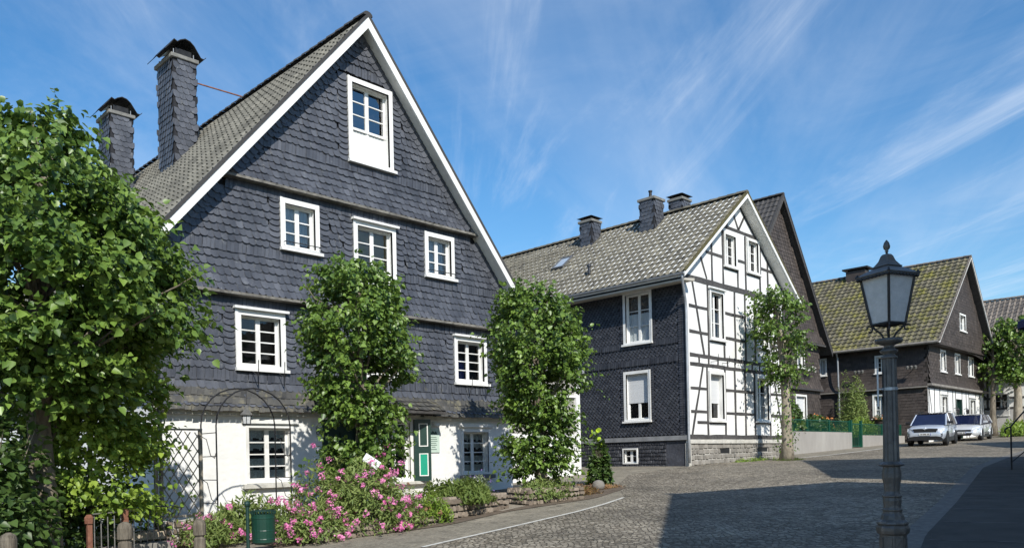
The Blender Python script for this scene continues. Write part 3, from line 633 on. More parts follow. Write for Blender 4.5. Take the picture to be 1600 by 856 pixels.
# roof
rf1 = roof(H1, 5.68, ZT-SL*(XM-5.68), XM, ZT, 16.42, ZT-SL*(16.42-XM), FY-.42, 30.1, TILE_A, WHITE, tw=.235, tl=.34, barge=.225, ridge_m=TILE_D, verge=TILE_D)
def chimney(parent, x0, x1, y0, y1, z0, z1, m_=SLATE, slate=True, cap='hood'):
    m = MB(); m.box(x0, x1, y0, y1, z0, z1); ch = m.build('chimney', SLATE_BACK, parent)
    m = MB()
    for P, a, b in ((front(y0), x0, x1), (side(x0), y0, y1), (back(y1), x0, x1), (right(x1), y0, y1)):
        slates(m, P, a-.02, b, z0, z1, lambda u, v, a=a, b=b: a+.05 < u < b-.06, rh=.16, w=.17, off=lambda v: .012, lift=.02)
    m.build('slate_cladding', m_, ch, recalc=False)
    m = MB(); m.box(x0-.07, x1+.07, y0-.07, y1+.07, z1-.02, z1+.09); m.build('cap_slab', CONC, ch, bevel=.012)
    cx_, cy_ = (x0+x1)/2, (y0+y1)/2
    if cap == 'hood':
        hx = (x1-x0)/2+.24; pr = [(-1.0, .06), (-.96, .09), (-.72, .26), (-.56, .40), (-.40, .36), (-.25, .43), (0, .50), (.25, .47), (.45, .38), (.62, .24), (.78, .11), (.92, .10), (1.04, .17)]
        m = MB(); yA, yB = y0-.10, y1+.10; n = len(pr)
        vs = [(cx_+u*hx, yA, z1+.06+v) for u, v in pr]+[(cx_+u*hx, yB, z1+.06+v) for u, v in pr]+[(cx_+u*hx, yA, z1+.035+v) for u, v in pr]+[(cx_+u*hx, yB, z1+.035+v) for u, v in pr]
        fs = []
        for i in range(n-1): fs += [[i, i+1, n+i+1, n+i], [2*n+i, 3*n+i, 3*n+i+1, 2*n+i+1], [i, 2*n+i, 2*n+i+1, i+1], [n+i, n+i+1, 3*n+i+1, 3*n+i]]
        m.add(vs, fs)
        m.box(cx_-(x1-x0)*.35, cx_+(x1-x0)*.35, y0+.05, y1-.05, z1+.085, z1+.30)
        m.build('hood', METAL_D, ch, recalc=False)
        m = MB()
        for u in (x0+.04, x1-.04):
            for v in (y0+.04, y1-.04): m.tube([(u, v, z1+.08), (u, v, z1+.24)], .012, 6)
        m.build('hood_posts', ZINC, ch)
    elif cap == 'plate':
        m = MB()
        for u in (x0+.06, x1-.06):
            for v in (y0+.06, y1-.06): m.tube([(u, v, z1+.08), (u, v, z1+.20)], .016, 6)
        m.box(x0+.1, x1-.1, y0+.1, y1-.1, z1+.09, z1+.15)
        a, b = .10, .10
        m.add([(x0-a, y0-b, z1+.20), (x1+a, y0-b, z1+.20), (x1+a, y1+b, z1+.20), (x0-a, y1+b, z1+.20), (x0+.1, y0+.1, z1+.29), (x1-.1, y0+.1, z1+.29), (x1-.1, y1-.1, z1+.29), (x0+.1, y1-.1, z1+.29)], BOXF)
        m.build('cover_plate', METAL_D, ch)
    elif cap == 'pipe':
        m = MB(); m.lathe([(.07, 0), (.06, .3), (.085, .31), (.085, .36), (.02, .38)], (cx_-.05, cy_, z1+.08), 10); m.build('flue_pipe', METAL_D, ch)
    m = MB(); m.box(x0-.05, x1+.05, y0-.05, y0-.01, z0+.1, z0+.2)
    return ch
chimney(rf1, 9.33, 9.97, 21.9, 22.95, 9.2, 12.86)
chimney(rf1, 9.10, 9.76, 26.0, 27.0, 9.0, 12.55)
m = MB(); m.tube([(9.97, 21.95, 12.35), (11.05, 21.2, 12.02)], .022, 6); tag(m.build('stay_rod', RUST), 'thin rusty rod running from the taller chimney to the roof ridge', 'rod')
# annex on the right, white
AN = thing('annex', (15.98, 17.0, .6), 'low pale annex with white corner between the slate house and the small-slate side wall', 'building')
m = MB(); m.box(15.98, 20.4, 17.0, 24, .3, 4.35); m.build('wall', RENDER_G, AN)  # upper wall is white plaster; its shade is painted in as grey-beige
m = MB(); m.box(20.28, 20.46, 16.9, 17.05, .5, 4.45); m.build('corner_board', WHITE, AN)
m = MB(); m.box(16.0, 20.27, 16.93, 16.99, .4, 2.35); m.build('lower_wall', PLASTER, AN)
m = MB(); m.box(15.98, 20.27, 16.92, 16.99, 3.55, 3.63); m.build('moulding', WHITE, AN)
m = MB(); m.box(15.98, 20.6, 16.8, 24.2, 4.35, 4.5); m.build('roof', LEAD, AN)
# sign board, lamp box, number hooks
SG = thing('wall_sign', (13.08, FY-.02, 2.1), 'pale green information board screwed to the white wall beside the shutter', 'sign')
m = MB(); m.pbox(P1, 12.88, 13.28, 1.80, 2.40, .005, .03); m.build('board', SIGNG, SG)
m = MB()
for (a, b, z) in ((12.98, 13.18, 2.18), (12.96, 13.2, 2.13), (12.95, 13.21, 2.08), (12.99, 13.17, 2.03), (12.97, 13.19, 1.98), (13.02, 13.14, 1.93), (12.98, 13.18, 1.87)): m.pbox(P1, a, b, z, z+.014, .03, .033)
m.build('text_lines', SIGNT, SG)
m = MB(); m.pprism(P1, [(12.98, 2.26), (13.20, 2.26), (13.20, 2.30), (13.15, 2.34), (13.12, 2.30), (13.06, 2.35), (13.02, 2.30), (12.99, 2.33)], .03, .033); m.build('emblem', SIGNT, SG)
m = MB(); m.pbox(P1, 13.06, 13.24, 2.46, 2.55, .0, .12); tag(m.build('outdoor_spotlight', WHITE, bevel=.012), 'small white box light on the wall above the green sign', 'light')
m = MB()
for z in (2.36, 2.27):
    m.tube([P1(9.72+.04*math.cos(t), z+.04*math.sin(t), .05) for t in np.linspace(0, 2*math.pi, 12)], .009, 5, caps=False)
m.tube([P1(9.72, 2.2, .05), P1(9.72, 2.2, 0)], .008, 5)
tag(m.build('iron_hook', IRON), 'small black curled iron hook on the white wall left of the tree', 'hook')

# ---------------------------------------------------------------- stone laying
def stones(mb, P, u0, u1, v0f, v1, rh=.17, w=.26, t=.05, holes=()):
    v1f = v1 if callable(v1) else (lambda u: v1)
    nr = int(max(1, round((v1f((u0+u1)/2)-v0f((u0+u1)/2))/rh)))
    for j in range(nr):
        u = u0-random.random()*w*.6
        while u < u1:
            ww = w*random.uniform(.5, 1.6); a, b = max(u, u0), min(u+ww, u1); u += ww
            if b-a < .05: continue
            z0 = v0f((a+b)/2); z1 = v1f((a+b)/2); h = (z1-z0)/nr; c, d = z0+j*h, z0+(j+1)*h
            if in_any((a+b)/2, (c+d)/2, holes, .03): continue
            gp = .011; k = .035*random.random(); c += random.uniform(-.012, .012); d += random.uniform(-.02, .006)
            pts = [(a+gp+k*random.random(), c+gp), (b-gp-k*random.random(), c+gp), (b-gp, c+gp+k), (b-gp-k*random.random(), d-gp), (a+gp+k*random.random(), d-gp), (a+gp, c+gp+k)]
            w1 = t*random.uniform(.6, 1.1); n = len(pts); mu, mv = (a+b)/2, (c+d)/2
            vs = [P(p, q, 0) for p, q in pts]+[P(mu+(p-mu)*.86, mv+(q-mv)*.82, w1) for p, q in pts]
            mb.add(vs, [list(range(n, 2*n))]+[[i, (i+1) % n, n+(i+1) % n, n+i] for i in range(n)])

# ---------------------------------------------------------------- house 2: half-timbered white gable, slate flank
F2 = 15.2; X2 = 24.28; P2 = front(F2); S2 = side(X2)
H2 = thing('timber_framed_house', (X2, F2, 1.2), 'white half-timbered gable house with dark small-slate side wall and stone base', 'house')
top2 = pl([(23.6, 7.78), (28.1, 11.30), (32.4, 7.90)])
W2 = [((26.98, 27.96, 8.62, 9.93), dict(rows=3)), ((28.74, 29.74, 8.64, 10.0), dict(rows=3)),
      ((25.86, 26.92, 5.78, 7.62), dict(rows=3, curtain='half', head=True)), ((29.34, 30.4, 5.74, 7.5), dict(rows=3, curtain='half', head=True)),
      ((25.70, 26.84, 2.80, 4.62), dict(rows=2, cols=1, curtain='blind', depth=.24)), ((29.2, 30.36, 2.84, 4.66), dict(rows=3, curtain='half'))]
WS = [((16.58, 17.86, 5.70, 7.64), dict(rows=3, curtain='half')), ((16.70, 17.90, 2.86, 4.72), dict(rows=2, cols=2, curtain='blind'))]
def shp2(s): c = s[1].get('cw', .11); a = s[0]; return (a[0]+c-.005, a[1]-c+.005, a[2]+c*.75-.004, a[3]-c+.004)
m = MB(); wall_sheet(m, P2, X2, 31.8, lambda u: 2.1, top2, (28.1,), [shp2(s) for s in W2]); m.build('plaster_infill', PLASTER2, H2, recalc=False)
m = MB(); wall_sheet(m, S2, F2, 29, lambda u: 2.1, lambda u: 8.2, (), [shp2(s) for s in WS]); m.poly([(31.8, F2, 1), (31.8, F2, top2(31.8)), (31.8, 29, top2(31.8)), (31.8, 29, 1)])
m.poly([(X2, 29, 1), (X2, 29, 8.2), (28.1, 29, 11.3), (31.8, 29, 8.3), (31.8, 29, 1)]); m.build('slate_backing', SLATE_BACK, H2, recalc=False)
m = MB(); hs_ = [s[0] for s in WS]
def insd(u, v): return F2+.28 < u < 23.5 and not in_any(u, v, [(h[0]-.14, h[1]+.14, h[2]-.05, h[3]+.05) for h in hs_])
for a, b, st in ((2.3, 4.9, 'diamond'), (4.9, 5.06, 'bandx'), (5.06, 5.55, 'diamond'), (5.55, 5.7, 'bandx'), (5.7, 7.9, 'diamond')):
    if st == 'diamond': slates(m, S2, F2, 23.6, a, b, insd, rh=.085, w=.165, off=lambda v: .012, style='diamond', lift=.022)
    else: slates(m, S2, F2, 23.6, a, b, insd, rh=.16, w=.10, off=lambda v: .03, style='rect', lift=.03)
for h in hs_:
    column_slates(m, S2, h[0]-.14, h[0], h[2]-.05, h[3]+.05, step=.085, off=lambda v: .012); column_slates(m, S2, h[1], h[1]+.14, h[2]-.05, h[3]+.05, step=.085, off=lambda v: .012)
column_slates(m, S2, F2+.02, F2+.15, 2.3, 7.8, step=.085, off=lambda v: .014); column_slates(m, S2, F2+.15, F2+.29, 2.3, 7.8, step=.085, off=lambda v: .016)
m.build('slate_cladding', SLATE2, H2, recalc=False)
m = MB(); m.pbox(S2, F2-.02, 24, 2.12, 2.28, 0, .09); m.build('drip_board', mat('grey_board', (.16, .165, .17), (.26, .265, .27), rough=.7), H2)
bl = lambda u: g(X2, u)-.2
m = MB(); wall_sheet(m, lambda u, v, w: (X2-.01-w, u, v), F2, 24, bl, lambda u: 2.12, (), [(17.36, 17.98, 1.34, 1.86)])
m.build('rendered_base', SOCKET, H2, recalc=False)
m = MB(); stones(m, lambda u, v, w: (X2-.01-w, u, v), F2+.9, 23, bl, 2.1, .13, .16, .035, [(17.3, 18.05, 1.28, 1.9)]); m.build('base_slates', SLATE2, H2, recalc=False)
window(H2, lambda u, v, w: (X2-.01-w, u, v), 17.33, 18.01, 1.30, 1.88, rows=2, cols=2, cw=.05, sill=False, depth=.1)
fl = lambda u: g(u, F2)-.2
VENT = [(26.45, 27.15, 1.62, 1.82), (29.35, 30.15, 1.66, 1.86)]
m = MB(); m.pbox(P2, X2-.05, 31.85, .6, 2.0, -.1, -.03); m.build('base_mortar', MORTAR, H2)
m = MB(); stones(m, lambda u, v, w: P2(u, v, w-.03), X2+.12, 31.8, fl, 1.98, .16, .24, .045, VENT); m.build('stone_base', STONE2, H2, recalc=False)
m = MB(); m.pbox(P2, X2-.06, X2+.14, .7, 2.0, -.02, .03); m.pbox(P2, X2-.06, 31.86, 1.99, 2.13, -.05, .05); m.build('plinth_band', CREAM, H2)
for v in VENT: m = MB(); m.pbox(P2, *v, -.029, -.022); m.build('vent_opening', BLACKP, H2)
# timber frame
m = MB(); tw_ = .15
TR_ = random.Random(5)
def jbeam(a, b, wd, w_):
    a, b = Vector(a), Vector(b); d = b-a; L_ = d.length; d.normalize(); n_ = Vector((-d.y, d.x)); k = max(2, int(L_/.45)); up_, dn_ = [], []
    for i in range(k+1):
        p = a+d*(L_*i/k); j1, j2 = TR_.uniform(-.013, .013), TR_.uniform(-.013, .013)
        up_.append(p+n_*(wd/2+j1)); dn_.append(p-n_*(wd/2+j2))
    for i in range(k):
        q = [dn_[i], dn_[i+1], up_[i+1], up_[i]]; r_ = TR_.random()
        m.pprism(P2, [(c.x, c.y) for c in q], -.02, w_, r_)
def hb(u0, u1, v, h=.13): jbeam((u0, v), (u1, v), h*.96, .016)
def vb(u, v0, v1, wd=.13): jbeam((u, v0), (u, v1), wd*.96, .012)
def db(a, b, wd=.12): jbeam(a, b, wd*.96, .008)
hb(X2, 31.8, 2.22, .17); hb(24.5, 31.8, 4.80); hb(24.5, 31.8, 5.12); hb(24.3, 31.8, 7.84, .20)
for u in (25.62, 26.88, 27.62, 28.4, 29.14, 30.42): vb(u, 2.3, 4.74)
for u in (25.1, 25.75, 26.4, 27.1, 27.65, 28.4, 29.0, 29.6, 30.3, 31.0): vb(u, 4.86, 5.06, .1)
for u in (25.78, 27.72, 28.52, 29.28, 30.5): vb(u, 5.18, 7.75)
vb(26.9, 5.18, 5.72); vb(31.72, 2.3, 7.75, .14)
hb(24.5, 25.56, 3.95, .11); hb(24.5, 25.56, 3.12, .11); hb(26.94, 29.08, 3.97, .11); hb(26.94, 29.08, 3.11, .11); hb(30.48, 31.7, 3.97, .11); hb(30.48, 31.7, 3.1, .11)
hb(24.9, 26.82, 2.74, .09); hb(29.2, 30.36, 2.78, .09)
hb(24.5, 25.7, 6.85, .11); hb(24.5, 25.7, 5.95, .11); hb(26.95, 28.46, 6.85, .11); hb(26.95, 28.46, 5.92, .11); hb(30.56, 31.7, 6.85, .11); hb(30.56, 31.7, 5.92, .11); hb(25.84, 26.9, 5.72, .09)
db((24.55, 2.3), (25.35, 4.74)); db((25.45, 5.18), (24.75, 7.75)); db((31.5, 2.3), (30.75, 4.74)); db((30.7, 5.18), (31.45, 7.75))
# gable
for u in (26.12, 30.45): vb(u, 7.94, top2(u)-.1)
for u in (26.92, 28.64): vb(u, 7.94, 10.02)
for u in (28.02, 29.8): vb(u, 7.94, 8.6)
vb(29.85, 8.6, top2(29.85)-.1, .11)
hb(25.72, 26.86, 8.93, .11); hb(28.02, 28.6, 8.98, .11); hb(29.86, 30.95, 8.95, .11); hb(26.75, 29.55, 10.10, .13)
hb(26.9, 28.02, 8.55, .09); hb(28.64, 29.8, 8.57, .09)
db((25.75, 7.94), (25.25, 8.9)); db((30.75, 7.94), (31.3, 8.5)); db((28.15, 10.16), (27.7, 10.85)); db((28.15, 10.16), (28.65, 10.8)); db((27.3, 10.16), (27.25, 10.5))
db((X2+.1, 8.25), (28.1, 11.22), .13); db((28.1, 11.22), (31.75, 8.3), .13)
m.build('timber_frame', TIMBER, H2)
for s in W2: window(H2, P2, *s[0], **s[1])
for s in WS: window(H2, S2, *s[0], **s[1])
for u in (25.9, 26.7):
    m = MB(); m.tube([P2(u, 4.95, 0), P2(u, 4.95, .3), P2(u, 5.2, .32)], .012, 5); m.build('flower_box_bracket', IRON, H2)
rf2 = roof(H2, 23.62, 7.83, 28.1, 11.46, 32.5, 7.90, F2-.42, 29.2, TILE_B, WHITE, tw=.27, tl=.36, barge=.18, verge=MOSS, ridge_m=TILE_B, amp=.04)
m = MB(); m.pprism(lambda u, v, w: (u, w, v), [(23.66, 7.62), (24.3, 7.70), (24.3, 7.60), (23.66, 7.55)], F2-.38, 24); m.build('soffit_board', mat('beige_soffit', (.40, .37, .31), (.50, .47, .40), rough=.8), rf2)
m = MB()
pr = [(.08*math.cos(t), .08*math.sin(t)) for t in np.linspace(math.pi, 2*math.pi, 7)]
vs = [(23.57+u, F2-.45, 7.80+v) for u, v in pr]+[(23.57+u, 29, 7.80+v) for u, v in pr]
m.add(vs, [[k, k+1, 8+k, 7+k] for k in range(6)]); m.build('gutter', ZINC, rf2, recalc=False)
m = MB(); m.tube([(23.58, 14.85, 7.75), (23.6, 14.87, 7.6), (24.17, 15.12, 6.95), (24.2, 15.12, 6.7), (24.2, 15.12, 2.2), (24.18, 15.1, 1.3)], .045, 8); m.build('downpipe', ZINC, rf2, smooth=True)
chimney(rf2, 27.2, 27.8, 21.6, 22.25, 10.6, 11.78, SLATE, cap='plate')
chimney(rf2, 27.15, 27.82, 18.35, 19.05, 10.4, 11.95, SLATE, cap='pipe')
chimney(rf2, 28.35, 28.95, 17.8, 18.4, 10.5, 12.05, SLATE, cap='plate')
nrm2 = Vector((-.63, 0, .777)); d2 = Vector((.777, 0, .63))
def onroof2(x, y, s_, t_, h): return tuple(Vector((x, y, 7.83+.81*(x-23.62)))+d2*s_+Vector((0, t_, 0))+nrm2*h)
m = MB(); PP = lambda u, v, w: onroof2(25.75, 22.0, v, u, w)
m.pbox(PP, 0, .65, 0, .07, 0, .13); m.pbox(PP, 0, .65, .85, .92, 0, .13); m.pbox(PP, 0, .07, .07, .85, 0, .13); m.pbox(PP, .58, .65, .07, .85, 0, .13); sk = m.build('skylight', mat('skylight_frame', (.10, .10, .10), rough=.4), rf2)
m = MB(); m.pbox(PP, .07, .58, .07, .85, .02, .10); m.build('pane', mat('sky_pane', (.30, .36, .42), (.36, .42, .48), rough=.08, spec=.9), sk)
m = MB(); x_, y_, z_ = onroof2(24.75, 19.8, 0, 0, .05); m.lathe([(.06, 0), (.06, .28), (.10, .29), (.10, .36), (.03, .40)], (x_, y_, z_), 10); m.build('vent_pipe', ALLOY_D, rf2)

# ---------------------------------------------------------------- generic slate clad walls in brown
def brown_wall(mb, P, u0, u1, v0, v1, inside, rh=.19, w=.28, off=None): slates(mb, P, u0, u1, v0, v1, inside, rh=rh, w=w, off=off or (lambda v: .012), style='rect', lift=.02)
# house 2b: dark gable behind
F2B = 19.4; PB = front(F2B)
HB = thing('brown_gable_house', (44.9, F2B, 1.8), 'tall steep-gabled house in brown-black slate right behind the half-timbered gable', 'house')
topb = pl([(34.2, 7.3), (39.7, 14.75), (45.2, 7.3)]); WB = [((42.0, 42.95, 6.2, 7.5), dict(rows=1, cols=1, curtain='full')), ((41.7, 43.1, 3.3, 4.75), dict(rows=1, cols=2, curtain='blind')), ((38.2, 39.2, 6.2, 7.5), dict(rows=1, cols=1, curtain='full')), ((39.2, 40.2, 9.2, 10.6), dict(rows=2))]
lo_b = lambda u: g(u, F2B)-.2
m = MB(); wall_sheet(m, PB, 34.9, 44.9, lo_b, lambda u: min(7.7, topb(u)), (), [shp2(s) for s in WB[:3]])
wall_sheet(m, lambda u, v, w: PB(u, v, w+.22), 34.5, 44.9, lambda u: min(7.7, topb(u)), topb, (39.7,), [shp2(WB[3])])
m.poly([(44.9, F2B, 1.5), (44.9, F2B, 7.7), (44.9, 33, 7.7), (44.9, 33, 1.5)]); m.poly([(34.9, F2B, 1.5), (34.9, F2B, 7.7), (34.9, 33, 7.7), (34.9, 33, 1.5)]); m.build('slate_backing', BROWN_BACK, HB, recalc=False)
m = MB(); hh = [s[0] for s in WB]
brown_wall(m, PB, 34.9, 44.9, 2.0, 5.0, lambda u, v: 34.9 < u < 44.85 and not in_any(u, v, hh))
brown_wall(m, PB, 34.9, 44.9, 5.1, 7.45, lambda u, v: 34.9 < u < 44.85 and not in_any(u, v, hh), off=lambda z: .03+.14*math.exp(-(z-5.1)/.25))
brown_wall(m, lambda u, v, w: PB(u, v, w+.22), 34.5, 45, 7.62, 14.4, lambda u, v: v < topb(u)-.15 and not in_any(u, v, hh), off=lambda z: .03+.12*math.exp(-(z-7.6)/.25))
m.build('slate_cladding', BROWN, HB, recalc=False)
m = MB(); m.pbox(PB, 34.9, 44.95, 7.50, 7.60, 0, .40); m.build('ledge', TIMBER, HB); m = MB(); m.pbox(PB, 34.9, 44.95, 5.0, 5.09, 0, .22); m.build('ledge', TIMBER, HB)
for s in WB[:3]: window(HB, PB, *s[0], **s[1])
window(HB, lambda u, v, w: PB(u, v, w+.22), *WB[3][0], **WB[3][1])
rfb = roof(HB, 34.0, 7.25, 39.7, 14.95, 45.4, 7.25, F2B-.55, 33, TILE_D, TIMBER, tw=.28, tl=.38, barge=.22, ridge_m=TILE_D, verge=TILE_D)
m = MB(); m.tube([(45.45, F2B-.55, 7.2), (45.45, 33, 7.2)], .07, 8); m.build('gutter', IRON, rfb)

# house 3: brown with mossy roof
F3 = 15.2; X3 = 49.85; P3 = front(F3); S3 = side(X3)
H3 = thing('mossy_roof_house', (X3, F3, 2.1), 'brown slate house with moss-yellowed tile roof and white timbered ground floor behind the parked cars', 'house')
top3 = pl([(49.0, 7.4), (55.8, 13.3), (61.9, 7.0)])
W3 = [((52.1, 53.2, 6.22, 7.55), dict(rows=1, cols=1, curtain='full')), ((54.95, 56.05, 6.24, 7.55), dict(rows=1, cols=1, curtain='full')), ((57.8, 58.95, 6.25, 7.55), dict(rows=1, cols=1, curtain='full')),
      ((52.2, 53.4, 3.0, 4.85), dict(rows=3, head=True)), ((58.0, 59.3, 3.1, 4.85), dict(rows=3, head=True))]
WA = ((54.6, 55.9, 8.85, 9.95), dict(rows=2, curtain='half'))
WS3 = [((17.4, 18.12, 6.2, 7.28), dict(rows=3)), ((21.05, 21.5, 6.35, 7.45), dict(rows=3)), ((17.45, 18.3, 3.5, 4.97), dict(rows=3, curtain='half'))]
D3 = (55.2, 56.3, 2.2, 4.7)
m = MB(); wall_sheet(m, P3, X3, 61.5, lambda u: 1.8, lambda u: 5.3, (), [shp2(s) for s in W3 if s[0][3] < 5]+[D3]); m.build('plaster_infill', PLASTER2, H3, recalc=False)
m = MB(); wall_sheet(m, P3, X3, 61.5, lambda u: 5.3, lambda u: 7.7, (), [shp2(s) for s in W3[:3]])
wall_sheet(m, lambda u, v, w: P3(u, v, w+.42), 49.5, 61.7, lambda u: min(7.75, top3(u)), top3, (55.8,), [shp2(WA)])
wall_sheet(m, S3, F3, 24.8, lambda u: 1.8, lambda u: 7.8, (), [shp2(s) for s in WS3]); m.poly([(61.5, F3, 1.8), (61.5, F3, 7.2), (61.5, 24.8, 7.2), (61.5, 24.8, 1.8)])
m.poly([P3(49.5, 7.74, .42), P3(61.7, 7.74, .42), P3(61.7, 7.74, 0), P3(49.5, 7.74, 0)]); m.build('slate_backing', BROWN_BACK, H3, recalc=False)
m = MB(); hh = [s[0] for s in W3]+[WA[0]]; h3s = [s[0] for s in WS3]
brown_wall(m, P3, X3, 61.5, 5.42, 7.65, lambda u, v: X3+.13 < u < 61.3 and not in_any(u, v, hh), rh=.17, w=.30, off=lambda z: .02+.16*math.exp(-(z-5.4)/.25))
brown_wall(m, lambda u, v, w: P3(u, v, w+.42), 49.6, 61.7, 7.8, 13.1, lambda u, v: v < top3(u)-.15 and not in_any(u, v, hh), rh=.17, w=.30)
brown_wall(m, S3, F3, 24.6, 2.2, 5.15, lambda u, v: F3+.1 < u < 24.5 and not in_any(u, v, h3s), rh=.17, w=.26)
brown_wall(m, S3, F3, 24.6, 5.3, 7.8, lambda u, v: F3+.08 < u < 24.5 and not in_any(u, v, h3s), rh=.17, w=.26, off=lambda z: .02+.14*math.exp(-(z-5.3)/.25))
m.build('slate_cladding', BROWN, H3, recalc=False)
LED = mat('grey_brown_board', (.16, .145, .13), (.27, .25, .22), rough=.8)
m = MB(); m.pbox(P3, X3-.1, 61.6, 5.28, 5.40, -.0, .26); m.build('ledge', LED, H3)
m = MB(); m.pbox(S3, F3, 24.8, 5.18, 5.27, 0, .20); m.build('ledge', LED, H3)
m = MB(); m.pbox(P3, 49.5, 61.7, 7.68, 7.78, .0, .50); m.build('ledge', BROWN, H3)
m = MB(); P2_ = P2; P2 = P3
for u in (50.0, 51.0, 52.0, 53.55, 54.5, 55.08, 56.42, 57.3, 57.9, 59.45, 60.4, 61.4): vb(u, 2.2, 5.27, .12)
hb(50, 61.4, 5.2, .12); hb(50, 52, 3.0, .12); hb(53.5, 55, 3.0, .12); hb(56.4, 58, 3.0, .12); hb(59.4, 61.4, 3.0, .12); db((50.1, 5.1), (50.9, 2.3), .11); db((61.3, 5.1), (60.5, 2.3), .11)
m.build('timber_frame', TIMBER, H3); P2 = P2_
m = MB(); m.pbox(P3, *D3, -.25, -.19); m.pbox(P3, D3[0], D3[0]+.1, 2.2, 4.7, -.19, .03); m.pbox(P3, D3[1]-.1, D3[1], 2.2, 4.7, -.19, .03); d3 = m.build('door', GREEN_P, H3)
m = MB(); m.pbox(P3, D3[0]+.3, D3[1]-.3, 3.6, 4.4, -.185, -.18); m.build('pane', CARGLASS, d3)
for u in (54.75, 56.75): m = MB(); m.tube([P3(u, 4.1, 0), P3(u, 4.15, .2), P3(u, 4.0, .22)], .02, 6); m.lathe([(.05, 0), (.10, .25), (.12, .27), (.03, .38)], P3(u, 3.72, .22), 6); m.build('wall_lantern', IRON, H3)
for s in W3: window(H3, P3, *s[0], **s[1])
window(H3, lambda u, v, w: P3(u, v, w+.42), *WA[0], **WA[1])
for s in WS3: window(H3, S3, *s[0], **s[1])
rf3 = roof(H3, 49.3, 7.72, 55.8, 13.5, 61.95, 6.9, F3-.85, 25.3, TILE_C, WHITE, tw=.34, tl=.40, barge=.12, verge=TILE_E, ridge_m=TILE_E, amp=.04, soffit=TIMBER, lift=.07)
m = MB(); m.tube([(49.22, 14.4, 7.68), (49.22, 25.2, 7.68)], .08, 8); m.build('gutter', LED, rf3)
m = MB(); m.tube([(49.25, 20.2, 7.65), (49.45, 20.2, 7.3), (49.5, 20.2, 5.6), (49.68, 20.25, 5.1), (49.68, 20.25, 2)], .05, 8); m.build('downpipe', ZINC, rf3)
m = MB(); m.box(55.3, 56.2, 20.6, 21.9, 12.9, 13.8); ch3 = m.build('chimney', BROWN, rf3); m = MB(); m.box(55.15, 56.35, 20.4, 22.1, 13.9, 14.0); m.box(55.4, 55.5, 20.7, 21.8, 13.8, 13.9); m.box(56.0, 56.1, 20.7, 21.8, 13.8, 13.9); m.build('cover_plate', METAL_D, ch3)
def wall_planter_bracket(u, z):
    m = MB(); m.tube([S3(u, z, .05), S3(u, z+.05, .5)], .02, 6); m.tube([S3(u-.25, z+.05, .45), S3(u+.25, z+.05, .45)], .05, 6)
    for k in (-.22, 0, .22): m.lathe([(.05, 0), (.07, .06), (.09, .14), (.05, .2)], S3(u+k, z-.05, .5), 8)
    m.build('spotlight_bracket', IRON_G, H3)
wall_planter_bracket(15.9, 6.3); wall_planter_bracket(18.9, 6.3)

# house 4: roof and timbered side at the right edge
X4 = 63.2; S4 = side(X4)
H4 = thing('roadside_timber_house', (X4, 8, 2.2), 'half-timbered house with brown-grey tile roof at the right edge behind the tree', 'house')
m = MB(); wall_sheet(m, S4, 8, 24, lambda u: 1.5, lambda u: 6.9, (), [(9.6, 10.6, 3.6, 5), (14.2, 15.0, 3.9, 5.3)]); m.poly([(X4, 8, 1.5), (X4, 8, 6.9), (68.4, 8, 12.5), (73.5, 8, 6.9), (73.5, 8, 1.5)]); m.build('plaster_infill', PLASTER2, H4, recalc=False)
m = MB(); P2_ = P2; P2 = S4
for u in (8.1, 9.4, 10.8, 12.2, 13.6, 15.4, 17.0, 19, 21): vb(u, 2.4, 6.8, .16)
for v in (2.5, 4.3, 5.0, 6.75): hb(8, 24, v, .15)
db((13.7, 4.3), (15.2, 2.5), .13); db((16.9, 6.7), (15.5, 5.05), .13); db((12.3, 2.5), (13.5, 4.3), .13)
m.build('timber_frame', TIMBER, H4); P2 = P2_
window(H4, S4, 9.5, 10.7, 3.5, 5.1, rows=3); window(H4, S4, 14.1, 15.1, 3.8, 5.4, rows=3)
m = MB(); m.pbox(S4, 12.6, 24, 2.0, 4.2, .03, .06); m.build('garage_door', mat('pale_grey_door', (.42, .41, .39), (.5, .49, .47), rough=.7), H4)
roof(H4, 62.7, 6.75, 68.4, 12.6, 74, 6.7, 7.6, 24.5, TILE_E, TIMBER, tw=.34, tl=.42, ridge_m=TILE_E, verge=TILE_E, amp=.05)

# ---------------------------------------------------------------- houses across the street (their roofs cast the shadows on the road)
def street_house(name, xc, yf, half, ridge, eave, depth, label, wall, tile, a_=0):
    z0 = g(xc, yf); H = thing(name, (xc, yf, z0), label, 'house', None)
    er = eave if a_ == 0 else a_; PF = back(yf); tp = pl([(xc-half, eave), (xc, ridge-.12), (xc+half, er)])
    wins = [(xc+du, xc+du+1.1, z0+dv, z0+dv+1.35) for dv in (1.1, 3.7) for du in (-3.4, -.55, 2.3)]
    m = MB(); wall_sheet(m, PF, xc-half+.25, xc+half-.25, lambda u: z0-.5, tp, (xc,), [(w[0]+.105, w[1]-.105, w[2]+.08, w[3]-.106) for w in wins])
    for x in (xc-half+.25, xc+half-.25): e_ = tp(x); m.poly([(x, yf, z0-.5), (x, yf, e_), (x, yf-depth, e_), (x, yf-depth, z0-.5)])
    m.poly([(xc-half+.25, yf-depth, z0-.5), (xc-half+.25, yf-depth, tp(xc-half+.25)), (xc, yf-depth, ridge-.2), (xc+half-.25, yf-depth, tp(xc+half-.25)), (xc+half-.25, yf-depth, z0-.5)]); m.build('wall', wall, H, recalc=False)
    for w in wins: window(H, PF, *w, rows=3)
    roof(H, xc-half-.2, eave-.15, xc, ridge, xc+half+.2, er-.15, yf-depth-.3, yf+.35, tile, WHITE, tw=.3, tl=.4)
    return H
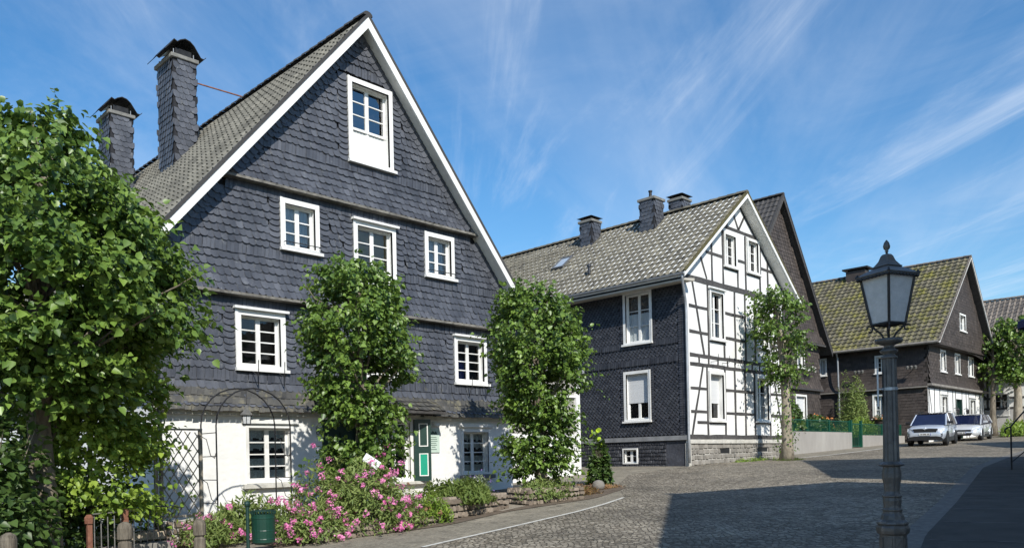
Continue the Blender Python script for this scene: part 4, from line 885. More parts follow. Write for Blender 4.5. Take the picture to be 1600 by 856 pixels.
street_house('corner_house', 9.95, -1.35, 5.0, 10.5, 6.15, 9, 'white plastered gabled house across the road whose roof shades the cobbles by the lamp', PLASTER, TILE_D, 8.9)
street_house('upper_street_house', 23.1, 2.0, 5.2, 10.6, 6.6, 9, 'beige gabled house across the road whose roof shades the cobbles before the parked cars', RENDER_G, TILE_A, 7.2)
street_house('far_street_house', 40.6, .5, 4.6, 12.2, 8.8, 9, 'brown slate house farther up across the road opposite the parked cars', BROWN, TILE_E)

# ---------------------------------------------------------------- foliage
def unit(a): return a/np.maximum(np.linalg.norm(a, axis=1, keepdims=True), 1e-9)
HEART = np.array([(0, 0, 0), (-.38, .10, .08), (-.42, .48, .14), (0, 1.08, -.14), (.42, .48, .14), (.38, .10, .08)])
LANCE = np.array([(0, 0, 0), (-.14, .25, .03), (-.13, .65, .03), (0, 1.05, -.06), (.13, .65, .03), (.14, .25, .03)])
BLADE = np.array([(0, 0, 0), (-.035, .2, .0), (-.028, .7, .02), (0, 1.05, -.12), (.028, .7, .02), (.035, .2, .0)])
PETAL = np.array([(0, 0, 0), (-.35, .3, .0), (-.35, .8, .1), (0, 1, .1), (.35, .8, .1), (.35, .3, .0)])
def leaf_mesh(name, pos, nrm, tip, size, m, parent, rnd=None, shape=HEART):
    n = len(pos); nrm = unit(nrm); tip = unit(tip-nrm*np.sum(tip*nrm, 1, keepdims=True)); sd_ = np.cross(tip, nrm)
    o_ = np.array(ORG.get(parent.name, (0, 0, 0)) if parent else (0, 0, 0))
    K = shape[None, :, :]*size[:, None, None]
    V = pos[:, None, :]-o_+K[..., 0:1]*sd_[:, None, :]+K[..., 1:2]*tip[:, None, :]+K[..., 2:3]*nrm[:, None, :]
    V = V.reshape(-1, 3); b = np.arange(n)[:, None]*6
    F = np.concatenate([b+np.array([[0, 1, 2, 3]]), b+np.array([[0, 3, 4, 5]])], 1).reshape(-1)
    me = bpy.data.meshes.new(name); me.vertices.add(len(V)); me.vertices.foreach_set('co', V.ravel())
    me.loops.add(len(F)); me.loops.foreach_set('vertex_index', F.astype(np.int32)); nf = 2*n
    me.polygons.add(nf); me.polygons.foreach_set('loop_start', np.arange(nf, dtype=np.int32)*4); me.update(calc_edges=True); me.validate()
    me.materials.append(m); r = rnd if rnd is not None else RNG.random(n)
    at = me.attributes.new('rnd', 'FLOAT', 'FACE'); at.data.foreach_set('value', np.repeat(np.clip(r, 0, 1), 2).astype(np.float32))
    o = bpy.data.objects.new(name, me); COL.objects.link(o); o.parent = parent; ORG[o.name] = tuple(o_); return o
def lobes(th, z, ph, amp=.2): return 1+amp*(np.sin(2*th+ph[0]+z*.9)+.7*np.sin(3*th+ph[1]-z*1.7)+.6*np.sin(5*th+ph[2]+z*2.3)+.5*np.sin(z*3.1+ph[3]))/1.6
def crown(parent, cx_, cy_, prof, n_sh, leaves, size, m=None, amp=.2, slen=.5, inner=.5, lean=(0, 0), young=.12, seed=1, clump=1.15, thr=-.35, name='crown', wood=True, upb=.35):
    rg = np.random.default_rng(seed); ph = rg.random(8)*6.28; m = m or LEAF
    zs = np.array([p[0] for p in prof]); rs_ = np.array([p[1] for p in prof])
    zz_ = rg.random(n_sh*5)*(zs[-1]-zs[0])+zs[0]; keep = rg.random(len(zz_)) < (np.interp(zz_, zs, rs_)/rs_.max())**1.2+.05
    zz_ = zz_[keep]; th = rg.random(len(zz_))*2*np.pi; t = 1-inner*rg.random(len(zz_))**1.6
    rr = np.interp(zz_, zs, rs_)*lobes(th, zz_, ph, amp)*t
    p = np.stack([cx_+rr*np.cos(th)+lean[0]*(zz_-zs[0]), cy_+rr*np.sin(th)+lean[1]*(zz_-zs[0]), zz_], 1)
    f = np.sin(p[:, 0]*2.7*clump+ph[4])*np.sin(p[:, 1]*2.9*clump+ph[5])*np.sin(p[:, 2]*2.5*clump+ph[6])+.5*np.sin(p[:, 2]*5*clump+p[:, 0]*3+ph[7])
    ok = f > thr; p, th, zz_, t = p[ok][:n_sh], th[ok][:n_sh], zz_[ok][:n_sh], t[ok][:n_sh]; n = len(p)
    out = np.stack([np.cos(th), np.sin(th), np.full(n, .0)], 1); top_ = ((zz_-zs[0])/(zs[-1]-zs[0]))[:, None]
    d = unit(out*(1.0-.5*top_)+np.array([0, 0, 1])*(upb-.25+top_*.9)+rg.normal(0, .35, (n, 3)))
    k = leaves; s_ = (np.arange(k)+.5)/k*slen*1.0
    L_ = s_[None, :]*rg.uniform(.5, 1.2, (n, 1))*np.where(rg.random((n, 1)) < .10, 1.75, 1.)
    pos = p[:, None, :]+d[:, None, :]*L_[..., None]; pos[..., 2] -= (L_**2)*.55
    pos += rg.normal(0, size*.35, pos.shape); pos = pos.reshape(-1, 3); N_ = len(pos)
    dd = np.repeat(d, k, 0); oo = np.repeat(out, k, 0)
    nr = unit(oo*.5+np.array([0, 0, .65])+rg.normal(0, .60, (N_, 3)))
    tp = unit(dd*.5+oo*.4+np.array([0, 0, -.75])+rg.normal(0, .45, (N_, 3)))
    sz = size*(.42+.95*rg.random(N_)**.8)
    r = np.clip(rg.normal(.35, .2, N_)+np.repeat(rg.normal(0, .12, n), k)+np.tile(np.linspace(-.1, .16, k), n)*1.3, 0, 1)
    yg = np.repeat(rg.random(n) < young, k); r[yg] = rg.uniform(.8, 1, yg.sum()); 
    cr = leaf_mesh(name, pos, nr, tp, sz, m, parent, r)
    return cr, p, d
def tree(label, x, y, trunk_h, r0, prof, n_sh, leaves, size, seed, group=None, bark=BARK, lean=(0, 0), trunk_shoots=0, knob=False, name='linden_tree', **kw):
    z0 = g(x, y)-.05; T = thing(name, (x, y, z0), label, 'tree', group); rg = random.Random(seed)
    cr, p, d = crown(T, x, y, prof, n_sh, leaves, size, seed=seed, lean=lean, **kw)
    m = MB(); ztop = prof[-1][0]-.5; pts = []; rad = []
    for i in range(9):
        t = i/8; z = z0+(ztop-z0)*t; pts.append((x+lean[0]*max(0, z-prof[0][0])+rg.uniform(-.05, .05)*(i > 0), y+lean[1]*max(0, z-prof[0][0])+rg.uniform(-.05, .05)*(i > 0), z)); rad.append(r0*(1.35 if i == 0 else 1)*(1-.75*t)+.015)
    m.tube(pts, rad, 10)
    if knob: m.lathe([(.05, -.14), (r0*1.15, -.08), (r0*1.25, 0), (r0*1.1, .08), (.05, .15)], (x, y, knob), 9)
    tr = m.build('trunk', bark, T, smooth=True)
    m = MB()
    idx = list(range(0, len(p), max(1, len(p)//46)))[:46]
    for i in idx:
        q = Vector(p[i]); zb = max(z0+trunk_h*.75, q.z-.5-rg.random()*.6); f = (zb-z0)/(ztop-z0); f = min(.98, max(0, f))
        j = min(7, int(f*8)); a = Vector(pts[j]).lerp(Vector(pts[j+1]), f*8-j); mid = a.lerp(q, .5)+Vector((0, 0, .12)); e = q+Vector(d[i])*.3
        m.tube([a, mid, q, e], [.035, .022, .012, .004], 5, caps=False)
    m.build('branches', bark, T, smooth=True)
    if trunk_shoots:
        n = trunk_shoots; t = RNG.random(n); zz2 = z0+.4+t*(prof[0][0]-z0+.3); th = RNG.random(n)*6.28; rr = r0+.04+RNG.random(n)*.22
        pos = np.stack([x+rr*np.cos(th), y+rr*np.sin(th), zz2], 1); o2 = np.stack([np.cos(th), np.sin(th), np.zeros(n)], 1)
        leaf_mesh('foliage', pos, o2+[0, 0, .5]+RNG.normal(0, .4, (n, 3)), o2*.3+[0, 0, -.8]+RNG.normal(0, .4, (n, 3)), size*RNG.uniform(.5, 1, n), LEAF, T)
    return T
LG = 'pollarded linden trees along the street'
tree('big spreading linden tree filling the left edge in front of the slate house', 3.1, 11.5, 2.0, .17,
     [(2.35, .35), (2.5, .6), (2.8, .95), (3.4, 1.6), (4.0, 1.66), (4.7, 1.3), (5.2, .95), (5.7, .5), (6.0, .25)], 2900, 12, .088, 11, LG, amp=.20, slen=.5, inner=.7, young=.14, thr=-.18, lean=(.02, .0))
tree('linden tree with a narrow leafy column before the door of the slate house', 8.55, 12.3, 1.5, .13,
     [(1.3, .40), (1.9, .50), (2.7, .62), (3.2, .80), (3.8, .92), (4.4, .88), (4.9, .58), (5.2, .28)], 1550, 11, .079, 22, LG, amp=.24, slen=.42, inner=.7, thr=-.28)
tree('linden tree growing in the low stone bed at the right corner of the slate house', 13.35, 12.25, 1.5, .13,
     [(1.0, .40), (1.8, .55), (2.5, .62), (3.2, .85), (3.9, 1.02), (4.6, .98), (5.1, .72), (5.4, .35)], 1750, 11, .082, 33, LG, amp=.24, slen=.42, inner=.7, thr=-.28)
tree('young linden with thick pale trunk in front of the half-timbered gable', 28.75, 13.75, 2.6, .21,
     [(4.3, .35), (5.1, .62), (6.0, .82), (6.9, .88), (7.4, .6), (7.7, .35)], 430, 10, .105, 44, LG, bark=BARK_P, amp=.26, slen=.55, inner=.8, thr=-.25, trunk_shoots=420, lean=(-.12, .05), upb=.3)
tree('linden with thick bare trunk before the timbered house at the right edge', 61.0, 13.1, 4, .30,
     [(5.9, .8), (6.8, 1.25), (8.0, 1.4), (9.2, 1.3), (10.0, .7)], 620, 10, .17, 55, LG, bark=BARK_P, amp=.2, slen=.7, inner=.8, thr=-.35)
tree('slim linden just behind the two-tone trunk at the right edge', 60.0, 14.3, 4, .20, [(6.2, .4), (7.2, .6), (8.2, .6), (8.9, .3)], 90, 8, .2, 66, LG, bark=BARK, amp=.2, slen=.6)
tree('bushy tree showing just above the ridge behind the mossy roof', 70, 34, 4, .3, [(8, 2), (12, 3), (16.5, 2.6), (18.5, 1)], 500, 9, .35, 77, None, name='broadleaf_tree', amp=.25, slen=1.0)

def bush(name, label, cat, x, y, z, rx, ry, h, n, size, m, shape=LANCE, group=None, flowers=None, seed=3, upright=.6, stems=True, pname='foliage'):
    rg = np.random.default_rng(seed); B = thing(name, (x, y, z), label, cat, group)
    th = rg.random(n)*6.28; ph = np.arccos(rg.random(n)**.8); t = 1-.5*rg.random(n)**1.5; lob = 1+.16*np.sin(3*th+seed)+.13*np.sin(5*th+2*seed)*np.sin(ph*3)
    dirs = np.stack([np.sin(ph)*np.cos(th), np.sin(ph)*np.sin(th), np.cos(ph)], 1)
    pos = dirs*np.array([rx, ry, h])*(t*lob)[:, None]+[x, y, z]; pos[:, 2] = np.maximum(pos[:, 2], z+.02)
    nr = dirs*.6+[0, 0, .4]+rg.normal(0, .5, (n, 3)); tp = dirs*(1-upright)+[0, 0, upright]+rg.normal(0, .4, (n, 3))
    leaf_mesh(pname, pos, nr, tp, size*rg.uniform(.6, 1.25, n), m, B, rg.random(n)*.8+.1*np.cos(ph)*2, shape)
    if stems:
        mm = MB()
        for i in range(16):
            a = rg.random()*6.28; mm.tube([(x+.1*math.cos(a)*rx, y+.1*math.sin(a)*ry, z-.1), (x+.4*rx*math.cos(a), y+.4*ry*math.sin(a), z+h*.5), (x+.65*rx*math.cos(a), y+.65*ry*math.sin(a), z+h*.85)], [.012, .008, .004], 4, caps=False)
        mm.build('stems', HERB if shape is not HEART else BARK, B)
    if flowers:
        nf, k, cs, fs, fm, fname, lift = flowers
        th = rg.random(nf)*6.28; ph = np.arccos(1-rg.random(nf)*.98); d = np.stack([np.sin(ph)*np.cos(th), np.sin(ph)*np.sin(th), np.cos(ph)], 1)
        c = d*np.array([rx, ry, h])*(1+lift+.12*rg.normal(size=(nf, 1)))*(1+.16*np.sin(3*th+seed)+.13*np.sin(5*th+2*seed)*np.sin(ph*3))[:, None]+[x, y, z]; c[:, 2] = np.maximum(c[:, 2], z+.06)
        q = unit(rg.normal(0, 1, (nf*k, 3))+np.repeat(d, k, 0)*.6); pos = np.repeat(c, k, 0)+q*cs*rg.uniform(.4, 1, (nf*k, 1))*np.repeat(rg.uniform(.6, 1.25, nf), k)[:, None]
        leaf_mesh(fname, pos, q+rg.normal(0, .3, q.shape), rg.normal(0, 1, q.shape), fs*rg.uniform(.7, 1.2, nf*k), fm, B, np.clip(np.repeat(rg.random(nf), k)*.7+rg.random(nf*k)*.3, 0, 1), PETAL)
    return B
# climber and hedge left of the house
C = thing('climbing_shrub', (4.15, 12.65, .3), 'bright yellow-green climbing shrub trained over posts between the big linden and the trellis', 'shrub')
crown(C, 3.95, 12.25, [(.85, .55), (1.3, .78), (2.1, .86), (2.9, .82), (3.4, .6), (3.7, .3)], 1700, 9, .07, LEAF_Y, amp=.16, slen=.32, inner=.6, young=.25, seed=8, name='foliage', thr=-.3)
m = MB(); m.tube([(5.15, 12.85, .2), (5.12, 12.85, 4.1)], .035, 6); m.build('post', WOOD_G, C)
m = MB(); m.tube([(4.0, 12.6, .2), (4.05, 12.6, 4.2)], .035, 6); m.build('post', WOOD_G, C)
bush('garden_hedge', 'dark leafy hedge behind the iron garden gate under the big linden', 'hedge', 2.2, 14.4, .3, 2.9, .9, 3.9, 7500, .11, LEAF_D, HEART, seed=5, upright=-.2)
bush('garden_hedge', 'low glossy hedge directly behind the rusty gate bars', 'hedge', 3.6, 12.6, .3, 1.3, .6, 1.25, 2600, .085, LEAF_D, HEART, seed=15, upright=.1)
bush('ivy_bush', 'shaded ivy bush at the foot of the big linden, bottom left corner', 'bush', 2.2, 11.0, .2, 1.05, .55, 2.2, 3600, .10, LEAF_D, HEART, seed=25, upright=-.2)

# ---------------------------------------------------------------- flower bed and garden in front of house 1
PKF = lambda n: (int(n*1.5), 26, .060, .034, PINK, 'blossoms', .04)
bush('pink_flower_bush', 'widest mound of pink valerian in the bed left of the small info board', 'flowers', 7.75, 11.35, .42, 1.15, .75, 1.15, 7500, .095, HERB, LANCE, 'pink flower bushes', PKF(95), seed=31)
bush('pink_flower_bush', 'pink flowering clump spilling over the kerb at the bottom edge beside the green bin', 'flowers', 6.75, 11.0, .38, .72, .45, .55, 2600, .09, HERB, LANCE, 'pink flower bushes', PKF(34), seed=32)
bush('pink_flower_bush', 'small pink flowering clump between the bin and the wooden bollard', 'flowers', 5.5, 11.9, .38, .55, .45, .42, 1700, .085, HERB, LANCE, 'pink flower bushes', PKF(16), seed=33)
bush('pink_flower_bush', 'low pink flowering plant at the right end of the big pink mound', 'flowers', 8.35, 10.95, .44, .5, .35, .42, 1300, .08, HERB, LANCE, 'pink flower bushes', PKF(13), seed=34)
bush('green_herb_clump', 'bright green leafy clump under the metal arch behind the bin', 'plant', 6.35, 12.3, .4, .75, .5, .62, 2200, .12, HERB, LANCE, seed=35, upright=.85)
bush('rusty_sedum', 'faded rust-brown flower heads beside the pink mound', 'plant', 8.75, 11.35, .45, .5, .45, .68, 1500, .08, HERB, LANCE, seed=36, flowers=(34, 22, .06, .028, HERB_R, 'faded_heads', .02))
bush('yellow_green_perennial', 'yellow-green perennial between the rusty flower heads and the low stone wall', 'plant', 9.3, 11.25, .46, .42, .4, .48, 1500, .10, LEAF_Y, LANCE, seed=37, upright=.7)
bush('grassy_cushion_plant', 'fine-leaved green cushion on top of the low rubble wall', 'plant', 10.45, 11.75, .72, .85, .6, .42, 4600, .12, GRASSM, LANCE, seed=38, upright=.9)
bush('grey_green_plant', 'grey-green wispy plant at the right end of the low rubble wall', 'plant', 11.35, 12.2, .55, .33, .3, .62, 1300, .14, mat('grey_leaf', (.12, .16, .09), (.26, .30, .20), rough=.7, rnd=.7, transl=.25), LANCE, seed=39, upright=.9, flowers=(14, 10, .03, .02, WHITEP, 'blossoms', .1))
bush('lavender', 'purple lavender tuft behind the grey-green plant near the right window', 'plant', 12.35, 13.3, .55, .42, .3, .58, 900, .16, HERB, BLADE, seed=40, upright=.95, flowers=(60, 9, .03, .022, PURPLE, 'blossoms', .12))
bush('ground_cover_plant', 'leafy green ground cover round the foot of the right-hand linden', 'plant', 13.2, 12.0, .68, .85, .55, .42, 2800, .10, HERB, LANCE, seed=41, upright=.7)
bush('ground_cover_plant', 'reddish-green low ground cover right of the linden in the stone bed', 'plant', 14.6, 12.4, .62, .8, .5, .30, 2200, .08, mat('red_green_leaf', (.09, .09, .025), (.30, .16, .07), rough=.7, rnd=.8, transl=.25), LANCE, seed=42, upright=.5)
bush('ground_cover_plant', 'rust-coloured creeping plants at the far tip of the garden bed', 'plant', 16.4, 12.9, .68, 1.0, .4, .16, 1700, .08, mat('rust_leaf', (.16, .09, .04), (.34, .20, .09), rough=.8, rnd=.8, transl=.2), LANCE, seed=43, upright=.4)
bush('ivy_shrub', 'upright dark shrub with lime leaves at the tip of the garden bed', 'shrub', 17.4, 13.7, .75, .30, .28, 1.2, 1000, .12, LEAF_D, HEART, seed=44, upright=-.1, flowers=(9, 5, .10, .17, LIME, 'lime_leaves', .05))
bush('weed_strip', 'thin green weeds along the foot of the half-timbered gable', 'plant', 28.3, 14.7, 1.17, 1.9, .18, .22, 900, .10, LEAF_Y, LANCE, seed=45, stems=False)
m = MB(); x, y = 16.1, 12.75; m.lathe([(.02, -.02), (.15, .02), (.17, .10), (.14, .19), (.09, .23), (.02, .25)], (x, y, g(x, y)), 9); tag(m.build('boulder', STONE2, smooth=True), 'rounded pale boulder beside the lime-leaved shrub', 'stone')
# grass tuft round tree
bush('grass_tuft', 'short grass around the foot of the pale linden trunk', 'grass tuft', 28.9, 13.7, 1.2, .9, .5, .12, 700, .14, GRASSM, BLADE, seed=46, upright=.95, stems=False)
def low_wall(label, x0, x1, y0, y1, h, skew=0, rh=.115, w=.14):
    z = g((x0+x1)/2, (y0+y1)/2); Wl = thing('low_stone_wall', ((x0+x1)/2, (y0+y1)/2, z), label, 'wall', 'low rubble bed walls'); h *= .88
    L_ = math.hypot(x1-x0, skew); ux, uy = (x1-x0)/L_, skew/L_
    def P(u, v, w_): return (x0+u*ux+w_*uy, y0+u*uy-w_*ux, v)
    t = y1-y0; m = MB(); m.pbox(P, .03, L_-.03, z-.3, z+h-.02, -t+.03, 0); m.build('mortar_core', MORTAR_D, Wl)
    m = MB(); gf = lambda u: g(x0+u*ux, y0+u*uy)-.12
    stones(m, P, 0, L_, gf, z+h, rh, w, .06)
    PR = lambda u, v, w_: P(L_-.03+w_, v, -u); stones(m, PR, 0, t, lambda u: z-.12, z+h, rh, w, .05)
    PL = lambda u, v, w_: P(.03-w_, v, -u); stones(m, PL, 0, t, lambda u: z-.12, z+h, rh, w, .05)
    PT = lambda u, v, w_: P(u, z+h-.03+w_, -v); stones(m, PT, 0, L_, lambda u: 0.0, t, .16, w, .05); m.build('stones', STONE, Wl, recalc=False)
low_wall('low rubble wall under the green cushion plant', 9.35, 11.75, 11.15, 11.7, .42, .55)
low_wall('short rubble wall at the foot of the right linden', 12.35, 14.1, 11.75, 12.4, .36, -.15)
low_wall('crumbling row of bed stones hidden under the pink mound', 6.6, 9.3, 10.75, 11.1, .2, .25)
# info board, stake, plant stand
IB = thing('info_board', (8.05, 11.3, .45), 'small tilted white info board standing in the pink flowers', 'sign')
m = MB(); m.tube([(8.05, 11.3, .4), (8.05, 11.3, 1.62)], .018, 6); m.build('post', ZINC, IB)
A_ = wr*math.cos(R(-34))+Vector((0, 0, 1))*math.sin(R(-34)); B_ = (wr*.30+Vector((0, 0, .60))+fw*.55).normalized(); N_ = A_.cross(B_)
PI_ = lambda u, v, w: tuple(Vector((8.05, 11.27, 1.60))+A_*u+B_*v+N_*w)
m = MB(); m.pbox(PI_, -.15, .15, -.085, .085, 0, .012); m.build('board', SIGNW, IB)
m = MB(); m.tube([(10.1, 13.5, .5), (10.12, 13.5, 2.75)], .016, 6); tag(m.build('garden_stake', IRON), 'thin dark garden stake left of the tall window', 'stake')
PSn = thing('plant_stand', (13.9, 15.25, .62), 'small black iron plant stand with white flowers under the right window', 'plant stand')
m = MB()
for u in (13.72, 14.18):
    for v in (15.1, 15.4): m.tube([(u, v, .6), (u, v, 1.05)], .01, 5)
m.tube([(13.72, 15.1, .95), (14.18, 15.1, .95), (14.18, 15.4, .95), (13.72, 15.4, .95), (13.72, 15.1, .95)], .01, 5); m.build('frame', IRON, PSn)
bush('potted_flowers', 'white potted flowers on the iron plant stand', 'flowers', 13.95, 15.25, .95, .28, .16, .2, 300, .07, LEAF_D, LANCE, seed=47, flowers=(12, 8, .025, .022, WHITEP, 'blossoms', .1), stems=False)

# ---------------------------------------------------------------- garden arch with lantern, trellis, gate, bollards, bin
AR = thing('garden_arch', (7.0, 13.3, .45), 'thin black wire garden arch standing before the white wall', 'arch')
def hoop(x0, x1, y, ztop):
    xc, r_ = (x0+x1)/2, (x1-x0)/2; pts = [(x0, y, .45)]
    for k in range(13): t = math.pi-math.pi*k/12; pts.append((xc+r_*math.cos(t), y, ztop-r_*.95+r_*.95*math.sin(t)))
    pts.append((x1, y, .45)); m = MB(); m.tube(pts, .014, 6, caps=False); m.build('hoop', IRON, AR)
hoop(6.14, 7.55, 13.6, 2.97); hoop(6.14, 7.53, 13.02, 2.93)
m = MB()
for z in (.95, 1.35, 1.75, 2.15):
    for x in (6.14, 7.54): m.tube([(x, 13.6, z), (x, 13.02, z)], .008, 5)
for z in (1.0, 1.75):
    for x in (6.14, 7.54): m.tube([(x, 13.58, z+.35), (x, 13.4, z+.3), (x, 13.25, z+.02), (x, 13.1, z-.03), (x, 13.04, z+.06)], .007, 5)
for t in (.5, .9, 1.57, 2.2, 2.6):
    m.tube([(6.84+.7*math.cos(t), 13.6, 2.3+.665*math.sin(t)), (6.84+.7*math.cos(t), 13.02, 2.27+.665*math.sin(t))], .008, 5)
m.build('rungs', IRON, AR)
LN = thing('hanging_lantern', (6.84, 13.3, 2.3), 'small dark lantern hanging from the top of the garden arch', 'lantern')
m = MB(); m.tube([(6.84, 13.3, 2.92), (6.84, 13.3, 2.66)], .006, 5); m.build('chain', IRON, LN)
m = MB(); m.lathe([(.012, .36), (.03, .33), (.045, .27), (.115, .19), (.118, .175), (.03, .17)], (6.84, 13.3, 2.30), 6); m.build('cap', IRON_G, LN)
m = MB(); m.lathe([(.07, 0), (.085, .02), (.03, .03)], (6.84, 13.3, 2.30), 6)
for k in range(6): t = k*math.pi/3; m.tube([(6.84+.07*math.cos(t), 13.3+.07*math.sin(t), 2.31), (6.84+.09*math.cos(t), 13.3+.09*math.sin(t), 2.48)], .006, 4)
m.build('cage', IRON, LN); m = MB(); m.lathe([(.06, .02), (.08, .175)], (6.84, 13.3, 2.30), 6); m.build('glass', FROST, LN)
TR = thing('trellis', (5.35, 12.75, .75), 'weathered wooden diamond trellis panel between two posts', 'trellis')
m = MB(); y = 12.75
for (x, z0, z1) in ((5.02, .3, 2.2), (5.74, .3, 2.2)):
    m.box(x-.025, x+.025, y-.025, y+.025, z0, z1)
m.build('posts', WOOD_G, TR)
m = MB(); m.box(5.0, 5.77, y-.02, y+.02, 2.17, 2.20); m.box(5.0, 5.77, y-.02, y+.02, .78, .82)
def lat(a, b): m.tube([(a[0], y, a[1]), (b[0], y, b[1])], .009, 4)
x0, x1, z0, z1 = 5.04, 5.72, .82, 2.17; sp = .155
k = -1.4
while k < .75:
    for sgn in (1, -1):
        pts = []
        for xx in np.linspace(x0, x1, 30):
            zz3 = z0+(xx-x0-k)*1.55 if sgn > 0 else z0+(x1-xx-k)*1.55
            if z0 <= zz3 <= z1: pts.append((xx, zz3))
        if len(pts) > 1: lat(pts[0], pts[-1])
    k += sp
m.build('lattice', WOOD_G, TR)
n = 60; pos = np.stack([RNG.uniform(5.05, 5.6, n), np.full(n, y-.03)+RNG.normal(0, .03, n), .85+1.2*RNG.random(n)**1.8], 1); pos[:14, 2] = RNG.uniform(1.95, 2.15, 14); pos[:14, 0] = RNG.uniform(5.1, 5.4, 14)
vine = leaf_mesh('climbing_rose', pos, RNG.normal(0, .5, (n, 3))+[0, -1, .4], RNG.normal(0, .5, (n, 3))+[0, 0, -.6], RNG.uniform(.04, .08, n), LEAF_Y, None); tag(vine, 'sparse climbing plant with small leaves on the diamond trellis', 'climbing plant')
BW = thing('garden_wall', (5.35, 12.6, .4), 'low brown brick-like stone wall under the diamond trellis', 'wall')
m = MB(); m.box(4.98, 5.82, 12.4, 12.7, .0, .76); m.build('mortar_core', MORTAR, BW); m = MB(); stones(m, front(12.4), 4.98, 5.82, lambda u: .1, .76, .105, .14, .045); stones(m, lambda u, v, w: (4.98-w, u, v), 12.4, 12.7, lambda u: .1, .76, .105, .14, .045); m.build('stones', STONE, BW, recalc=False)
ST = thing('stone_steps', (4.4, 12.0, .3), 'worn stone steps behind the wooden bollards', 'steps')
for i, (z, yy) in enumerate(((.62, 12.3), (.48, 12.0), (.34, 11.7))): m = MB(); m.box(3.9, 4.97, yy, yy+.5, z-.12, z); m.build('step', WOOD_B if i == 0 else STONE2, ST, bevel=.012)
GT = thing('iron_gate', (4.1, 11.55, .3), 'rusty iron garden gate with thin bars and a curled top at the bottom left', 'gate')
m = MB()
for k in range(7): x = 3.72+k*.085; m.tube([(x, 11.55, .25), (x, 11.55, .95+.02*math.sin(k*2))], .009, 5)
m.tube([(3.7, 11.55, .98), (4.25, 11.55, 1.0)], .011, 5); m.tube([(3.7, 11.55, .45), (4.25, 11.55, .45)], .011, 5); m.build('bars', IRON_G, GT)
m = MB(); m.box(4.06, 4.13, 11.46, 11.53, .2, 1.03); m.build('post', RUST, GT); m = MB(); m.box(3.62, 3.68, 11.5, 11.56, .2, .9); m.lathe([(.02, .0), (.055, .02), (.06, .1), (.03, .14)], (3.65, 11.53, .84), 6); m.build('post', RUST, GT)
m = MB()
for k in range(8): a = k*.8; m.tube([(4.25+k*.09, 11.6, .55), (4.22+k*.09+.05*math.sin(a), 11.6, .8), (4.30+k*.09, 11.6, .98+.04*math.cos(a))], .008, 4)
m.tube([(4.15, 11.6, 1.0), (4.5, 11.6, 1.04), (4.95, 11.6, 1.0)], .009, 5); m.build('scrolls', IRON, GT)
def bollard(x, y, zt, label, r_=.088):
    z0 = g(x, y)-.05; h = zt-z0; m = MB()
    m.lathe([(r_*.92, 0), (r_*.92, h-.27), (r_*.70, h-.255), (r_*.70, h-.235), (r_, h-.22), (r_*1.02, h-.08), (r_*.85, h-.03), (r_*.3, h)], (x, y, z0), 12, flute=.04)
    tag(m.build('wooden_bollard', mat('old_oak', (.06, .05, .038), (.20, .175, .135), rough=.95, nscale=6, bump=.6, bscale=20, stretch=(4, 4, .6)), smooth=False), label, 'bollard', 'weathered wooden bollards by the garden')
bollard(4.82, 10.79, .87, 'pale weathered wooden bollard directly left of the small pink clump'); bollard(3.84, 10.79, .90, 'dark weathered wooden bollard in front of the stone steps', .095); bollard(2.42, 10.3, .90, 'weathered wooden bollard cut by the left edge of the picture')
BN = thing('litter_bin', (5.5, 10.5, .3), 'green cylindrical metal litter bin on a slim ball-topped post', 'litter bin')
m = MB(); m.tube([(5.43, 10.6, .2), (5.43, 10.6, 1.0)], .026, 8); m.lathe([(.02, 0), (.036, .02), (.042, .045), (.036, .07), (.01, .088)], (5.43, 10.6, 1.0), 10); m.tube([(5.43, 10.6, .93), (5.5, 10.56, .91), (5.5, 10.56, .86)], .012, 6); m.build('post', GREEN_P, BN)
bc = (5.60, 10.47, .47)
m = MB(); m.lathe([(.12, .0), (.155, .03), (.158, .07), (.162, .075), (.158, .085), (.160, .19), (.164, .195), (.160, .205), (.163, .36), (.168, .365), (.168, .385), (.163, .39), (.165, .43), (.15, .43), (.15, .05)], bc, 24)
m.build('basket', mat('bin_green', (.006, .036, .024), (.010, .052, .034), rough=.38), BN, smooth=False)
m = MB()
for k in range(24):
    a = 2*math.pi*k/24; x, y = bc[0]+.165*math.cos(a), bc[1]+.165*math.sin(a); m.box(x-.007, x+.007, y-.007, y+.007, bc[2]+.43, bc[2]+.47)
m.lathe([(.167, .465), (.167, .48), (.157, .48), (.157, .465)], bc, 24); m.build('rim', GREEN_P, BN)

# ---------------------------------------------------------------- street lamp
LX, LY = 7.32, 2.54; LZ = g(LX, LY)
LP = thing('street_lamp', (LX, LY, LZ), 'tall grey cast-iron street lamp with square glass lantern in the right foreground', 'street lamp')
c0 = (LX, LY, 0)
m = MB(); oct_ = R(22.5)
m.lathe([(.155, LZ-.02), (.155, LZ+.08), (.125, LZ+.11), (.110, LZ+.15), (.108, .86), (.128, .875), (.135, .90), (.135, .925), (.120, .95)], c0, 8, oct_)
m.build('pedestal', LAMP_M, LP)
m = MB()
for k in range(8):
    a = oct_+math.pi/8+k*math.pi/4
    for z0, z1 in ((LZ+.17, .55), (.585, .84)):
        nx, ny = math.cos(a), math.sin(a); ap = .109*math.cos(math.pi/8)+.001; hw = .028
        vs = []
        for w_ in (ap-.004, ap+.007):
            for (s_, z) in ((-hw, z0), (hw, z0), (hw, z1), (-hw, z1)): vs.append((LX+nx*w_-ny*s_, LY+ny*w_+nx*s_, z))
        m.add(vs, BOXF)
m.build('pedestal_panels', LAMP_M, LP)
